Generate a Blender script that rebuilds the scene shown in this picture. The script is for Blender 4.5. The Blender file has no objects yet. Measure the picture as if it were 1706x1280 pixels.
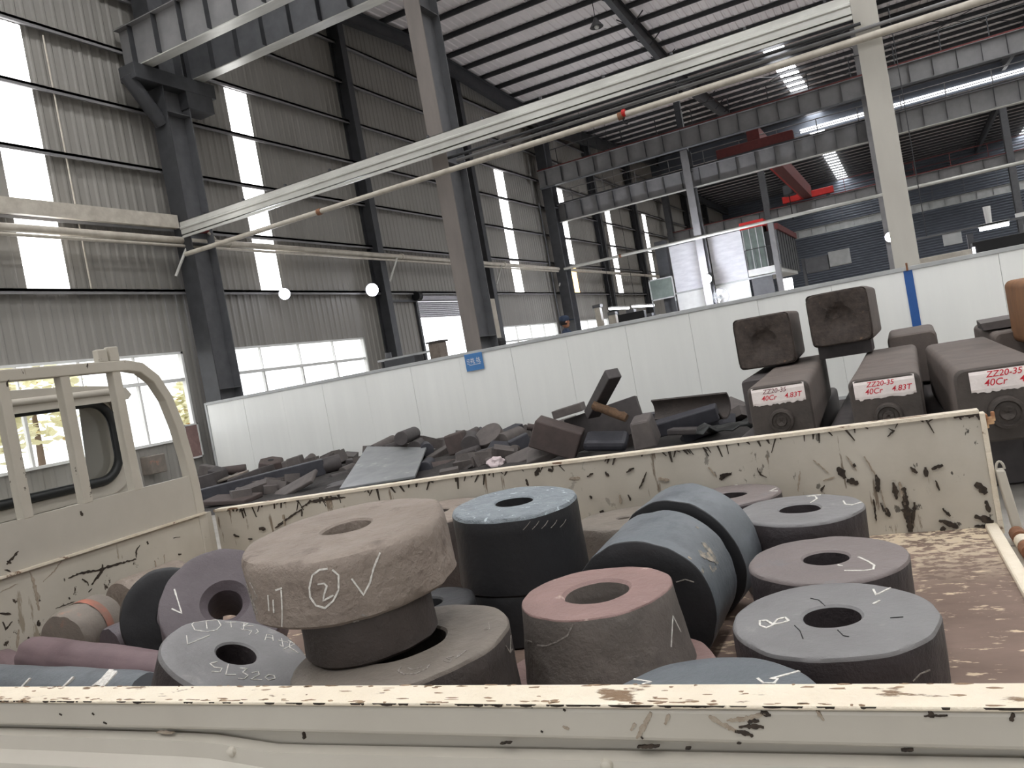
import bpy, bmesh, math, random
from mathutils import Vector, Matrix, noise
from mathutils.bvhtree import BVHTree
random.seed(7)
SC = bpy.context.scene
COL = SC.collection
V = Vector

# ------------------------------------------------------------------ camera
F, PIT, ROL, YAW, TY = 1350.97, .0217598, .1783997, .4621417, .0447142
EYE = V((0, 0, 1.5))
_f0 = V((-math.sin(YAW), math.cos(YAW), 0)); _r0 = V((math.cos(YAW), math.sin(YAW), 0)); _u0 = V((0, 0, 1))
FW = _f0 * math.cos(PIT) - _u0 * math.sin(PIT)
_up = _u0 * math.cos(PIT) + _f0 * math.sin(PIT)
RT = _r0 * math.cos(ROL) - _up * math.sin(ROL)
UP = _up * math.cos(ROL) + _r0 * math.sin(ROL)
cam = bpy.data.cameras.new('camera'); cam.sensor_width = 36; cam.lens = 36 * F / 1706; cam.clip_end = 400; cam.clip_start = .02
co = bpy.data.objects.new('camera', cam); COL.objects.link(co)
co.matrix_world = Matrix(((RT.x, UP.x, -FW.x, 0), (RT.y, UP.y, -FW.y, 0), (RT.z, UP.z, -FW.z, 1.5), (0, 0, 0, 1)))
SC.camera = co

# ------------------------------------------------------------------ world, light, exposure
w = bpy.data.worlds.new('World'); SC.world = w; w.use_nodes = True
bg = w.node_tree.nodes['Background']; bg.inputs[0].default_value = (.95, .97, 1, 1); bg.inputs[1].default_value = 3.0
SC.view_settings.view_transform = 'Standard'; SC.view_settings.look = 'None'
SC.view_settings.gamma = 1; SC.view_settings.use_curve_mapping = False
SC.view_settings.exposure = 0.0
SC.cycles.max_bounces = 6
SC.cycles.diffuse_bounces = 4
SC.cycles.sample_clamp_indirect = 4
SKYLIGHT = 15.0      # roof light panels
WALLLIGHT = 5.0      # translucent wall strips


# ------------------------------------------------------------------ pixel rays (photo frame 1706x1280) used while laying out
def ray(u, v): return RT * ((u - 853) / F) - UP * ((v - 640) / F) + FW
def onX(u, v, X): d = ray(u, v); return EYE + d * (X / d.x)
def onY(u, v, Y): d = ray(u, v); return EYE + d * (Y / d.y)
def onZ(u, v, Z): d = ray(u, v); return EYE + d * ((Z - 1.5) / d.z)
RTY = Matrix.Rotation(TY, 3, 'Z')
TXV = RTY @ V((1, 0, 0)); TYV = RTY @ V((0, 1, 0))
def tw(x, y, z): return RTY @ V((x, y, z))


# ------------------------------------------------------------------ materials
def lin(c):
    return tuple(((x / 255 + .055) / 1.055) ** 2.4 if x > 10 else x / 255 / 12.92 for x in c)


MATS = {}


def mat(name, c1, c2=None, scale=6, rough=.6, metal=0, spec=.4, stretch=(1, 1, 1), spots=None, sscale=14, sthr=.62, ssoft=.03,
        sstretch=(1, 1, 1), bump=0, bscale=40, mask=None, cluster=None, spots2=None, s2=(30, .66, (1, 1, 1)), contrast=.25, detail=5, spec_tint=None):
    """base colour mixes c1/c2 with noise; spots = colour of chips / flakes above a noise threshold; mask = (axis, lo, hi) limits the chips"""
    if name in MATS: return MATS[name]
    m = bpy.data.materials.new(name); m.use_nodes = True; nt = m.node_tree; N = nt.nodes; L = nt.links
    b = N['Principled BSDF']; b.inputs['Roughness'].default_value = rough; b.inputs['Metallic'].default_value = metal
    b.inputs['Specular IOR Level'].default_value = spec
    tc = N.new('ShaderNodeTexCoord')

    def ns(sc, st, det=detail):
        mp = N.new('ShaderNodeMapping'); mp.inputs['Scale'].default_value = st; L.new(tc.outputs['Object'], mp.inputs[0])
        n = N.new('ShaderNodeTexNoise'); n.inputs['Scale'].default_value = sc; n.inputs['Detail'].default_value = det
        n.inputs['Roughness'].default_value = .62
        L.new(mp.outputs[0], n.inputs['Vector']); return n.outputs['Fac']

    def mr(x, a, c, lo=0, hi=1):
        q = N.new('ShaderNodeMapRange'); q.inputs[1].default_value = a; q.inputs[2].default_value = c
        q.inputs[3].default_value = lo; q.inputs[4].default_value = hi; L.new(x, q.inputs[0]); return q.outputs[0]

    def mix(fac, a, c):
        q = N.new('ShaderNodeMix'); q.data_type = 'RGBA'
        L.new(fac, q.inputs[0])
        for i, x in ((6, a), (7, c)):
            if isinstance(x, tuple): q.inputs[i].default_value = (*x, 1)
            else: L.new(x, q.inputs[i])
        return q.outputs[2]
    a1 = lin(c1); a2 = lin(c2) if c2 else tuple(x * .82 for x in a1)
    colr = mix(mr(ns(scale, stretch), .5 - contrast, .5 + contrast), a2, a1)
    for cc, par in ((spots, (sscale, sthr, sstretch, mask)), (spots2, (*s2, None))):
        if cc is None: continue
        nz = ns(par[0], par[2], 7)
        if cluster and par[3] is mask:
            q = N.new('ShaderNodeMath'); q.operation = 'MULTIPLY_ADD'; L.new(mr(ns(cluster[0], (1, 1, 1), 2), .35, .7), q.inputs[0]); q.inputs[1].default_value = cluster[1]; L.new(nz, q.inputs[2]); nz = q.outputs[0]
        s = mr(nz, par[1], par[1] + ssoft)
        if par[3]:
            sep = N.new('ShaderNodeSeparateXYZ'); L.new(tc.outputs['Object'], sep.inputs[0])
            mk = mr(sep.outputs['XYZ'.index(par[3][0])], par[3][1], par[3][2])
            q = N.new('ShaderNodeMath'); q.operation = 'MULTIPLY'; L.new(s, q.inputs[0]); L.new(mk, q.inputs[1]); s = q.outputs[0]
        colr = mix(s, colr, lin(cc))
    L.new(colr, b.inputs['Base Color'])
    if bump:
        bp = N.new('ShaderNodeBump'); bp.inputs['Strength'].default_value = bump; bp.inputs['Distance'].default_value = .01
        L.new(ns(bscale, stretch, 6), bp.inputs['Height']); L.new(bp.outputs[0], b.inputs['Normal'])
    MATS[name] = m; return m


def emis(name, c, s):
    m = bpy.data.materials.new(name); m.use_nodes = True; b = m.node_tree.nodes['Principled BSDF']
    b.inputs['Base Color'].default_value = (.8, .8, .8, 1); b.inputs['Emission Color'].default_value = (*c, 1); b.inputs['Emission Strength'].default_value = s
    MATS[name] = m; return m


def glass(name, tint=(1, 1, 1), mixf=.08):
    m = bpy.data.materials.new(name); m.use_nodes = True; N = m.node_tree.nodes; L = m.node_tree.links
    o = N['Material Output']; t = N.new('ShaderNodeBsdfTransparent'); t.inputs[0].default_value = (*tint, 1)
    g = N.new('ShaderNodeBsdfGlossy'); g.inputs['Roughness'].default_value = .05
    x = N.new('ShaderNodeMixShader'); x.inputs[0].default_value = mixf
    L.new(t.outputs[0], x.inputs[1]); L.new(g.outputs[0], x.inputs[2]); L.new(x.outputs[0], o.inputs[0]); MATS[name] = m; return m


M = dict(
    concrete=mat('concrete', (158, 154, 148), (132, 128, 122), 2, .85, bump=.2),
    pale_ground=mat('pale_ground', (214, 210, 202), (200, 196, 188), 1, .9),
    sheet=mat('sheet', (154, 151, 146), (136, 133, 128), 1.2, .55, stretch=(1, 1, .15), contrast=.3),
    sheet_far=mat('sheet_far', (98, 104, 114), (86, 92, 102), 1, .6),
    roof=mat('roof', (240, 234, 234), (224, 219, 219), 1.5, .5, contrast=.3),
    red_band=mat('red_band', (168, 104, 86), (130, 100, 88), 14, .7, contrast=.15),
    steel=mat('steel', (104, 105, 108), (86, 87, 90), 3, .5),
    steel_dark=mat('steel_dark', (72, 73, 76), (56, 57, 60), 3, .5),
    column=mat('column', (128, 121, 116), (108, 102, 98), 3, .6, stretch=(1, 1, .2)),
    column_light=mat('column_light', (196, 193, 184), (182, 178, 170), 2, .6, stretch=(1, 1, .2)),
    girder=mat('girder', (140, 139, 140), (120, 119, 121), 2, .55),
    galv=mat('galv', (214, 214, 208), (176, 175, 170), 3, .35, metal=.2, stretch=(.3, 1, 1)),
    pipe=mat('pipe', (206, 200, 188), (168, 160, 148), 4, .45),
    red=mat('red', (196, 40, 34), (170, 30, 28), 3, .5),
    redrust=mat('redrust', (116, 54, 52), (92, 46, 45), 6, .6),
    white_panel=mat('white_panel', (238, 239, 235), (228, 229, 226), 1.2, .22, spec=.5, stretch=(3, 1, .25), contrast=.35),
    cap=mat('cap', (188, 190, 190), (160, 162, 162), 2, .4),
    blue=mat('blue', (44, 92, 160), (38, 82, 146), 4, .45),
    sign_blue=mat('sign_blue', (74, 128, 186), (66, 116, 172), 4, .4),
    white=mat('white', (235, 236, 234), (222, 222, 220), 3, .6),
    curtain=mat('curtain', (236, 236, 240), (206, 206, 212), 1.5, .7, stretch=(1, 1, 4), bump=.3, bscale=6),
    paint=mat('paint', (192, 186, 174), (176, 170, 157), 5, .42, spots=(62, 53, 45), sscale=30, sthr=.74, sstretch=(1, 1, .7), cluster=(4, .16), bump=.05,
              spots2=(150, 140, 124), s2=(14, .71, (1, 1, .2))),
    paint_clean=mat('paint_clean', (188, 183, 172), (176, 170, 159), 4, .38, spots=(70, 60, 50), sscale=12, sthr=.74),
    paint_far=mat('paint_far', (190, 184, 172), (174, 167, 154), 5, .5, spots=(34, 29, 25), sscale=26, sthr=.68, sstretch=(1, 1, .6), cluster=(3.2, .12), mask=('X', -1.6, .4),
                  spots2=(120, 108, 94), s2=(18, .60, (1, 1, .14)), bump=.05),
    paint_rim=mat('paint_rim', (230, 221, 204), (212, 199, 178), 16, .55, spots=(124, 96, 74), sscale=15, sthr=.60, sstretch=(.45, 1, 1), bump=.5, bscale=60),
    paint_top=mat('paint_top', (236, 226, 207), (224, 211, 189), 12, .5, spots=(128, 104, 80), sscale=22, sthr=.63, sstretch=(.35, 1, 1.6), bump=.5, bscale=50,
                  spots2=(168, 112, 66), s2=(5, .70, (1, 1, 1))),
    bedfloor=mat('bedfloor', (134, 114, 103), (108, 90, 80), 6, .7, stretch=(.5, 1, 1), spots=(222, 205, 178), sscale=44, sthr=.47, ssoft=.06, sstretch=(.6, 1, 1), mask=('Y', 2.1, 2.62),
                 spots2=(206, 186, 158), s2=(38, .585, (.5, 1.2, 1)), bump=.15, contrast=.2),
    bedfloor_edge=mat('bedfloor_edge', (220, 190, 148), (150, 104, 72), 9, .65, stretch=(.6, 1.3, 1), contrast=.09, bump=.15),
    rust=mat('rust', (150, 104, 76), (104, 74, 58), 18, .85, bump=.4),
    rubber=mat('rubber', (34, 36, 36), (28, 30, 30), 5, .45),
    black=mat('black', (24, 24, 26), (18, 18, 20), 5, .6),
    chalk=mat('chalk', (232, 230, 224), (196, 192, 186), 160, .95, contrast=.12),
    chalk_faint=mat('chalk_faint', (160, 154, 148), (120, 114, 108), 200, .95, contrast=.1),
    s_brown=mat('s_brown', (148, 136, 126), (124, 112, 103), 9, .62, spots=(104, 92, 84), sscale=13, sthr=.58, ssoft=.12, bump=0.9, bscale=34),
    s_grey=mat('s_grey', (134, 133, 134), (118, 116, 117), 6, .5, spots=(154, 150, 148), sscale=12, sthr=.60, ssoft=.14, bump=0.3, bscale=50),
    s_mauve=mat('s_mauve', (130, 120, 119), (116, 108, 107), 6, .5, spots=(118, 116, 118), sscale=8, sthr=.56, ssoft=.14, bump=0.3, bscale=50),
    s_purple=mat('s_purple', (98, 90, 94), (86, 78, 82), 7, .5, spots=(84, 84, 90), sscale=5, sthr=.58, ssoft=.2, bump=0.4, bscale=40),
    s_bluegrey=mat('s_bluegrey', (114, 119, 124), (98, 103, 108), 7, .42, spots=(92, 96, 102), sscale=10, sthr=.56, ssoft=.12, bump=0.3, bscale=45),
    s_scale=mat('s_scale', (146, 154, 159), (116, 124, 130), 28, .5, spots=(196, 206, 212), sscale=40, sthr=.6, ssoft=.05, bump=.9, bscale=60),
    s_side=mat('s_side', (64, 57, 58), (48, 44, 46), 7, .5, bump=0.5, bscale=36),
    s_stain=mat('s_stain', (170, 158, 142), (104, 108, 110), 60, .8, contrast=.1),
    s_dark=mat('s_dark', (46, 46, 48), (38, 38, 40), 8, .5, bump=.2),
    s_darkbrown=mat('s_darkbrown', (78, 70, 66), (58, 53, 51), 8, .6, bump=0.6, bscale=36),
    s_pink=mat('s_pink', (154, 126, 121), (134, 110, 106), 10, .6, spots=(190, 168, 158), sscale=22, sthr=.64, ssoft=.05, bump=0.6, bscale=40),
    s_pinkside=mat('s_pinkside', (118, 110, 104), (90, 85, 81), 7, .6, spots=(72, 68, 66), sscale=5, sthr=.6, ssoft=.15, bump=0.5, bscale=36),
    s_pinkbar=mat('s_pinkbar', (120, 100, 103), (102, 86, 89), 7, .55, bump=.15),
    s_greybrown=mat('s_greybrown', (134, 125, 116), (106, 99, 92), 6, .6, spots=(170, 120, 100), sscale=5, sthr=.62, ssoft=.12, bump=0.5, bscale=40),
    ingot=mat('ingot', (112, 102, 96), (92, 84, 80), 4, .7, bump=0.45, bscale=30, spots=(96, 74, 64), sscale=5, sthr=.62, ssoft=.12),
    ingot_face=mat('ingot_face', (84, 77, 72), (62, 57, 54), 7, .75, bump=.5, bscale=24),
    ingot_end=mat('ingot_end', (84, 74, 68), (48, 43, 40), 14, .8, bump=1, bscale=24, spots=(120, 98, 78), sscale=9, sthr=.64, ssoft=.1),
    ingot_orange=mat('ingot_orange', (150, 106, 70), (118, 84, 58), 5, .7, bump=.3),
    knob=mat('knob', (74, 67, 62), (50, 45, 42), 12, .6, bump=.8),
    redink=mat('redink', (204, 40, 56), (190, 40, 54), 30, .8),
    greyink=mat('greyink', (120, 84, 86), (150, 110, 112), 60, .8),
    label=mat('label', (238, 230, 226), (222, 212, 208), 10, .8, bump=.3),
    scrap_a=mat('scrap_a', (82, 77, 76), (62, 58, 59), 6, .6, bump=.2),
    scrap_b=mat('scrap_b', (104, 97, 94), (80, 75, 74), 6, .6, bump=.2),
    scrap_c=mat('scrap_c', (66, 66, 72), (48, 48, 54), 6, .55, bump=.2),
    scrap_d=mat('scrap_d', (88, 76, 73), (70, 62, 60), 6, .65, bump=.2),
    plate=mat('plate', (142, 144, 144), (120, 122, 124), 4, .45, spots=(168, 168, 166), sscale=4, sthr=.62, ssoft=.1),
    rustwool=mat('rustwool', (120, 94, 72), (86, 68, 54), 20, .9, bump=.8),
    dirt=mat('dirt', (66, 62, 60), (44, 42, 42), 9, .9, bump=.6, bscale=30, spots=(104, 98, 92), sscale=20, sthr=.66),
    bag=mat('bag', (214, 200, 200), (196, 180, 182), 8, .5),
    shutter=mat('shutter', (176, 174, 182), (160, 158, 166), 3, .45),
    officeglass=mat('officeglass', (120, 130, 124), (92, 102, 98), 2, .15, spec=.7),
    leaf=mat('leaf', (232, 228, 196), (214, 212, 170), 3, .7, spots=(176, 140, 70), sscale=2, sthr=.6),  # foliage bleached in colour to imitate overexposed daylight
    bark=mat('bark', (110, 88, 68), (88, 70, 54), 6, .9),
    skin=mat('skin', (186, 132, 104), (170, 118, 92), 8, .55),
    hair=mat('hair', (30, 28, 30), (24, 22, 24), 30, .7),
    navy=mat('navy', (50, 62, 84), (40, 52, 72), 10, .8),
    trousers=mat('trousers', (60, 60, 66), (50, 50, 56), 10, .85),
    yellowpanel=emis('yellowpanel', (1, .62, .22), 3.2),
    skylight=emis('skylight', (1, 1, 1), SKYLIGHT),
    wallstrip=emis('wallstrip', (1, .99, .98), WALLLIGHT),
    lamp=emis('lamp', (.88, .9, 1), 40),
    tube=emis('tube', (.92, .93, 1), 12),
    glass=glass('glass'), cabglass=glass('cabglass', (.93, .93, .9), .06),
)


# ------------------------------------------------------------------ mesh builder
class MB:
    def __init__(s): s.v = []; s.f = []; s.m = []; s.mi = 0

    def add(s, vs, fs):
        o = len(s.v); s.v += [V(x) for x in vs]
        for f in fs: s.f.append([i + o for i in f]); s.m.append(s.mi)
        return s

    def box(s, x0, x1, y0, y1, z0, z1):
        return s.add([(x0, y0, z0), (x1, y0, z0), (x1, y1, z0), (x0, y1, z0), (x0, y0, z1), (x1, y0, z1), (x1, y1, z1), (x0, y1, z1)],
                     [(3, 2, 1, 0), (4, 5, 6, 7), (0, 1, 5, 4), (1, 2, 6, 5), (2, 3, 7, 6), (3, 0, 4, 7)])

    def hexa(s, p):  # eight corners, same order as box
        return s.add(p, [(3, 2, 1, 0), (4, 5, 6, 7), (0, 1, 5, 4), (1, 2, 6, 5), (2, 3, 7, 6), (3, 0, 4, 7)])

    def obox(s, c, size, R=None):
        R = R or Matrix.Identity(3); c = V(c); a, b, d = [q / 2 for q in size]
        return s.hexa([c + R @ V(q) for q in ((-a, -b, -d), (a, -b, -d), (a, b, -d), (-a, b, -d), (-a, -b, d), (a, -b, d), (a, b, d), (-a, b, d))])

    def loft(s, rings, close=True, caps=(True, True)):
        n = len(rings[0]); o = len(s.v)
        for r in rings: s.v += [V(p) for p in r]
        for k in range(len(rings) - 1):
            for i in range(n if close else n - 1):
                j = (i + 1) % n; s.f.append([o + k * n + i, o + k * n + j, o + (k + 1) * n + j, o + (k + 1) * n + i]); s.m.append(s.mi)
        if caps[0]: s.f.append([o + i for i in reversed(range(n))]); s.m.append(s.mi)
        if caps[1]: s.f.append([o + (len(rings) - 1) * n + i for i in range(n)]); s.m.append(s.mi)
        return s

    def cyl(s, p0, p1, r0, r1=None, n=16, caps=(True, True)):
        p0, p1 = V(p0), V(p1); r1 = r0 if r1 is None else r1; d = (p1 - p0).normalized()
        a = d.orthogonal().normalized(); b = d.cross(a)
        ring = lambda p, r: [p + (a * math.cos(2 * math.pi * i / n) + b * math.sin(2 * math.pi * i / n)) * r for i in range(n)]
        return s.loft([ring(p0, r0), ring(p1, r1)], True, caps)

    def tube(s, pts, r, n=10):
        pts = [V(p) for p in pts]; rings = []; a = None
        for i, p in enumerate(pts):
            d = (pts[min(i + 1, len(pts) - 1)] - pts[max(i - 1, 0)]).normalized()
            a = d.orthogonal().normalized() if a is None else (a - d * a.dot(d)).normalized()
            b = d.cross(a); rr = r if not callable(r) else r(i)
            rings.append([p + (a * math.cos(2 * math.pi * k / n) + b * math.sin(2 * math.pi * k / n)) * rr for k in range(n)])
        return s.loft(rings)

    def lathe(s, prof, n=48, fn=None, closed=False):  # prof (r,z) bottom to top, around Z
        rings = []
        for r, z in prof:
            rings.append([V((r * math.cos(2 * math.pi * i / n), r * math.sin(2 * math.pi * i / n), z)) for i in range(n)])
        if fn: rings = [[fn(p, k) for p in q] for k, q in enumerate(rings)]
        if closed: rings.append(rings[0])
        return s.loft(rings, True, (False, False)) if closed or True else s

    def sweep(s, path, a0, a1, half, axis='x'):
        """flat bar of width 2*half following a path in the y-z plane, between x=a0 and x=a1"""
        rings = []
        for i, (y, z) in enumerate(path):
            y0, z0 = path[max(i - 1, 0)]; y1, z1 = path[min(i + 1, len(path) - 1)]
            t = V((0, y1 - y0, z1 - z0)).normalized(); nn = V((0, -t.z, t.y)) * half
            p = V((0, y, z)); ax = V((1, 0, 0))
            rings.append([p + nn + ax * a0, p + nn + ax * a1, p - nn + ax * a1, p - nn + ax * a0])
        return s.loft(rings)

    def mesh(s, name, mats, smooth=None):
        me = bpy.data.meshes.new(name); me.from_pydata([tuple(p) for p in s.v], [], s.f)
        for m in (mats if isinstance(mats, (list, tuple)) else [mats]): me.materials.append(m)
        me.polygons.foreach_set('material_index', s.m)
        bm = bmesh.new(); bm.from_mesh(me); bmesh.ops.remove_doubles(bm, verts=bm.verts, dist=1e-6)
        bmesh.ops.recalc_face_normals(bm, faces=bm.faces); bm.to_mesh(me); bm.free()
        if smooth is not None:
            me.polygons.foreach_set('use_smooth', [True] * len(me.polygons)); me.set_sharp_from_angle(angle=math.radians(smooth))
        me.update(); return me


def obj(name, mb, m, parent=None, smooth=None, bevel=0, loc=None, rot=None, mw=None, seg=2):
    me = mb if isinstance(mb, bpy.types.Mesh) else mb.mesh(name, M[m] if isinstance(m, str) else [M[q] for q in m], smooth)
    o = bpy.data.objects.new(name, me); COL.objects.link(o)
    if parent: o.parent = parent
    if mw is not None: o.matrix_local = mw
    if loc is not None: o.location = loc
    if rot is not None: o.rotation_euler = rot
    if bevel:
        b = o.modifiers.new('bevel', 'BEVEL'); b.width = bevel; b.segments = seg; b.limit_method = 'ANGLE'; b.angle_limit = .6
    return o


def tag(o, label, cat, group=None, kind=None):
    o['label'] = label; o['category'] = cat
    if group: o['group'] = group
    if kind: o['kind'] = kind
    return o


def thing(name, label, cat, loc=(0, 0, 0), rz=0, group=None, kind=None):
    o = bpy.data.objects.new(name, None); COL.objects.link(o); o.location = loc; o.rotation_euler = (0, 0, rz); o.empty_display_size = .1
    return tag(o, label, cat, group, kind)


def struct(o): o['kind'] = 'structure'; return o


def inst(o, parent, loc=None, mw=None):
    c = o.copy(); COL.objects.link(c); c.parent = parent
    if loc is not None: c.location = loc
    if mw is not None: c.matrix_local = mw
    return c


def centred(mb, c):
    for i in range(len(mb.v)): mb.v[i] = mb.v[i] - V(c)
    return mb


def lettering(name, body, size, mw, m, parent, shear=0, extrude=.0006, spacing=1.0, bold=0):
    cu = bpy.data.curves.new(name, 'FONT'); cu.body = body; cu.size = size; cu.extrude = extrude; cu.shear = shear; cu.space_character = spacing; cu.offset = bold
    t = bpy.data.objects.new(name + '_tmp', cu); COL.objects.link(t)
    bpy.context.view_layer.update()
    me = bpy.data.meshes.new_from_object(t.evaluated_get(bpy.context.evaluated_depsgraph_get()))
    COL.objects.unlink(t); bpy.data.objects.remove(t)
    me.materials.clear(); me.materials.append(M[m])
    o = bpy.data.objects.new(name, me); COL.objects.link(o); o.parent = parent; o.matrix_local = mw; return o


# ================================================================== SETTING
WX = -15.9                                   # inner face of the gable wall
ROWS = (14.8, 38.6, 62.0)                    # column rows
COLX = (-15.25, -7.95, -.08, 7.6)

struct(obj('floor', MB().box(-16.3, 26, -14, 88.4, -.2, 0), 'concrete'))
struct(obj('ground_outside', MB().box(-70, -16.3, -60, 110, -.25, -.05), 'pale_ground'))
struct(obj('ground_outside', MB().box(-16.3, 60, -60, -14, -.25, -.05), 'pale_ground'))


# ---- gable wall: corrugated sheet with openings
def corrugated(mb, y0, y1, z0, z1, x=WX, d=.022, p=.25):
    n = max(1, int((y1 - y0) / p)); ys = []
    for i in range(n + 1):
        y = y0 + i * p
        for dy, dx in ((0, 0), (.07 * p / .25, 0), (.11 * p / .25, d), (.15 * p / .25, d), (.19 * p / .25, 0)):
            if y + dy < y1: ys.append((y + dy, x + dx))
    ys.append((y1, x))
    mb.loft([[V((xx, yy, z0)) for yy, xx in ys], [V((xx, yy, z1)) for yy, xx in ys]], False, (False, False))


STRIPS = [(3.4, 4.3), (10.75, 11.7), (17.5, 18.35), (33.98, 34.9), (41.35, 42.2), (49.0, 49.95), (57.2, 58.1), (72, 72.9), (80, 80.9)]
WZ0, WZ1 = 4.74, 10.55
WINDOWS = [(-8, -.6), (.2, 6.6), (7.4, 14.3), (15.4, 21.7), (31.75, 38.0), (39.2, 45.9), (47.2, 54.0), (55, 61)]
DOOR = (25.3, 30.3)
wall = MB()
cuts = [-14.0, 88.0]
for a, b in STRIPS + WINDOWS + [DOOR]: cuts += [a, b]
cuts = sorted(cuts)
ROOFZ = lambda y: 14.75 - .05 * abs(y - 26.7) if y < 38.6 else (13.95 + .055 * (y - 38.6) if y < 62 else 13.9)
for a, b in zip(cuts, cuts[1:]):
    if b - a < 1e-4: continue
    mid = (a + b) / 2; holes = []
    if any(p <= mid <= q for p, q in STRIPS): holes.append((WZ0, WZ1))
    if any(p <= mid <= q for p, q in WINDOWS): holes.append((1.15, 3.28))
    if DOOR[0] <= mid <= DOOR[1]: holes.append((0, 4.57))
    z = 0; top = max(ROOFZ(a), ROOFZ(b), ROOFZ(mid)) + .25
    for h0, h1 in sorted(holes):
        if h0 > z + .01: corrugated(wall, a, b, z, h0)
        z = h1
    corrugated(wall, a, b, z, top)
W = struct(obj('wall_left', wall, 'sheet'))
GIRT = [4.74, 6.3, 7.75, 9.17, 10.57, 11.95, 13.3]
lv = [WZ0, 6.3, 7.75, 9.17, WZ1]
for k, (a, b) in enumerate(STRIPS):
    for z0, z1 in zip(lv, lv[1:]):
        low = (k == 4 and z0 < 5)
        obj('light_panel', MB().box(WX - .03, WX + .005, a, b, z0 + .0, z1 - .0), 'yellowpanel' if low else 'wallstrip', W)
for z in GIRT:
    g = MB().box(WX + .04, WX + .21, -14, 88, z - .01, z + .05); g.box(WX + .19, WX + .21, -14, 88, z - .07, z + .05)
    obj('girt', g, 'girder', W)
for y in (7.2, 22.95, 30.9, 46.6, 54.4, 70, 78):
    g = MB().box(WX + .05, WX + .08, y - .16, y + .16, 0, ROOFZ(y)); g.box(WX + .05, WX + .5, y - .012, y + .012, 0, ROOFZ(y)); g.box(WX + .48, WX + .51, y - .16, y + .16, 0, ROOFZ(y))
    obj('wall_post', g, 'steel_dark', W)
# window bands
for k, (a, b) in enumerate(WINDOWS):
    f = MB(); z0, z1 = 1.15, 3.28
    f.box(WX - .04, WX + .08, a, b, z0, z0 + .06); f.box(WX - .04, WX + .08, a, b, z1 - .05, z1); f.box(WX - .04, WX + .06, a, b, 2.56, 2.64)
    f.box(WX - .04, WX + .08, a, a + .06, z0, z1); f.box(WX - .04, WX + .08, b - .06, b, z0, z1)
    n = max(2, round((b - a) / 1.5))
    for i in range(1, n):
        y = a + (b - a) * i / n; f.box(WX - .03, WX + .05, y - .03, y + .03, z0, 2.6); f.box(WX - .03, WX + .05, y - .012, y + .012, 2.6, z1)
    fo = struct(obj('window_%d' % (k + 1), f, 'white'))
    for i in range(n):
        y0, y1 = a + (b - a) * i / n, a + (b - a) * (i + 1) / n
        obj('window_pane', MB().box(WX - .012, WX - .004, y0 + .03, y1 - .03, z0 + .06, 2.56), 'glass', fo)
        obj('window_pane', MB().box(WX - .012, WX - .004, y0 + .012, y1 - .012, 2.64, z1 - .05), 'glass', fo)
# roller door, half open
dr = MB().box(WX - .02, WX + .1, DOOR[0] - .12, DOOR[0], 0, 4.62); dr.box(WX - .02, WX + .1, DOOR[1], DOOR[1] + .12, 0, 4.62)
D1 = struct(obj('door_1', dr, 'steel_dark'))
sl0 = None
for i in range(8):
    z = 3.84 + i * .075
    s = MB().loft([[V((WX + .0, y, z)), V((WX + .035, y, z + .02)), V((WX + .035, y, z + .05)), V((WX + .0, y, z + .072)), V((WX - .01, y, z + .04))] for y in DOOR])
    obj('shutter_slat', s, 'shutter', D1)
obj('shutter_hood', MB().box(WX, WX + .3, DOOR[0] - .05, DOOR[1] + .05, 4.44, 4.62), 'shutter', D1, bevel=.03)
obj('shutter_drum', MB().cyl((WX + .28, DOOR[0] - .34, 4.6), (WX + .28, DOOR[0] - .1, 4.6), .17, n=20), 'black', D1)
obj('door_jamb_rail', MB().box(WX + .05, WX + .16, 23.3, DOOR[0] - .1, 4.42, 4.5), 'steel_dark', D1)
# far wall
fw_ = MB()
n = 170
for i in range(n):
    z0 = 0 + 13.9 * i / n
pr_ = []
for i in range(56):
    z = i * .25
    pr_ += [(z, 88), (z + .1, 88), (z + .14, 87.94), (z + .2, 87.94)]
fw_.loft([[V((-16, y, z)) for z, y in pr_], [V((26, y, z)) for z, y in pr_]], False, (False, False))
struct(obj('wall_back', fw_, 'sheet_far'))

struct(obj('wall_right', MB().box(26, 26.2, -14, 88.4, 0, 15.5), 'sheet'))
g = MB().box(-16.3, -6, -14.2, -14, 0, 14); g.box(6, 26, -14.2, -14, 0, 14); g.box(-6, 6, -14.2, -14, 6, 14)
struct(obj('wall_front', g, 'sheet'))
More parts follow.
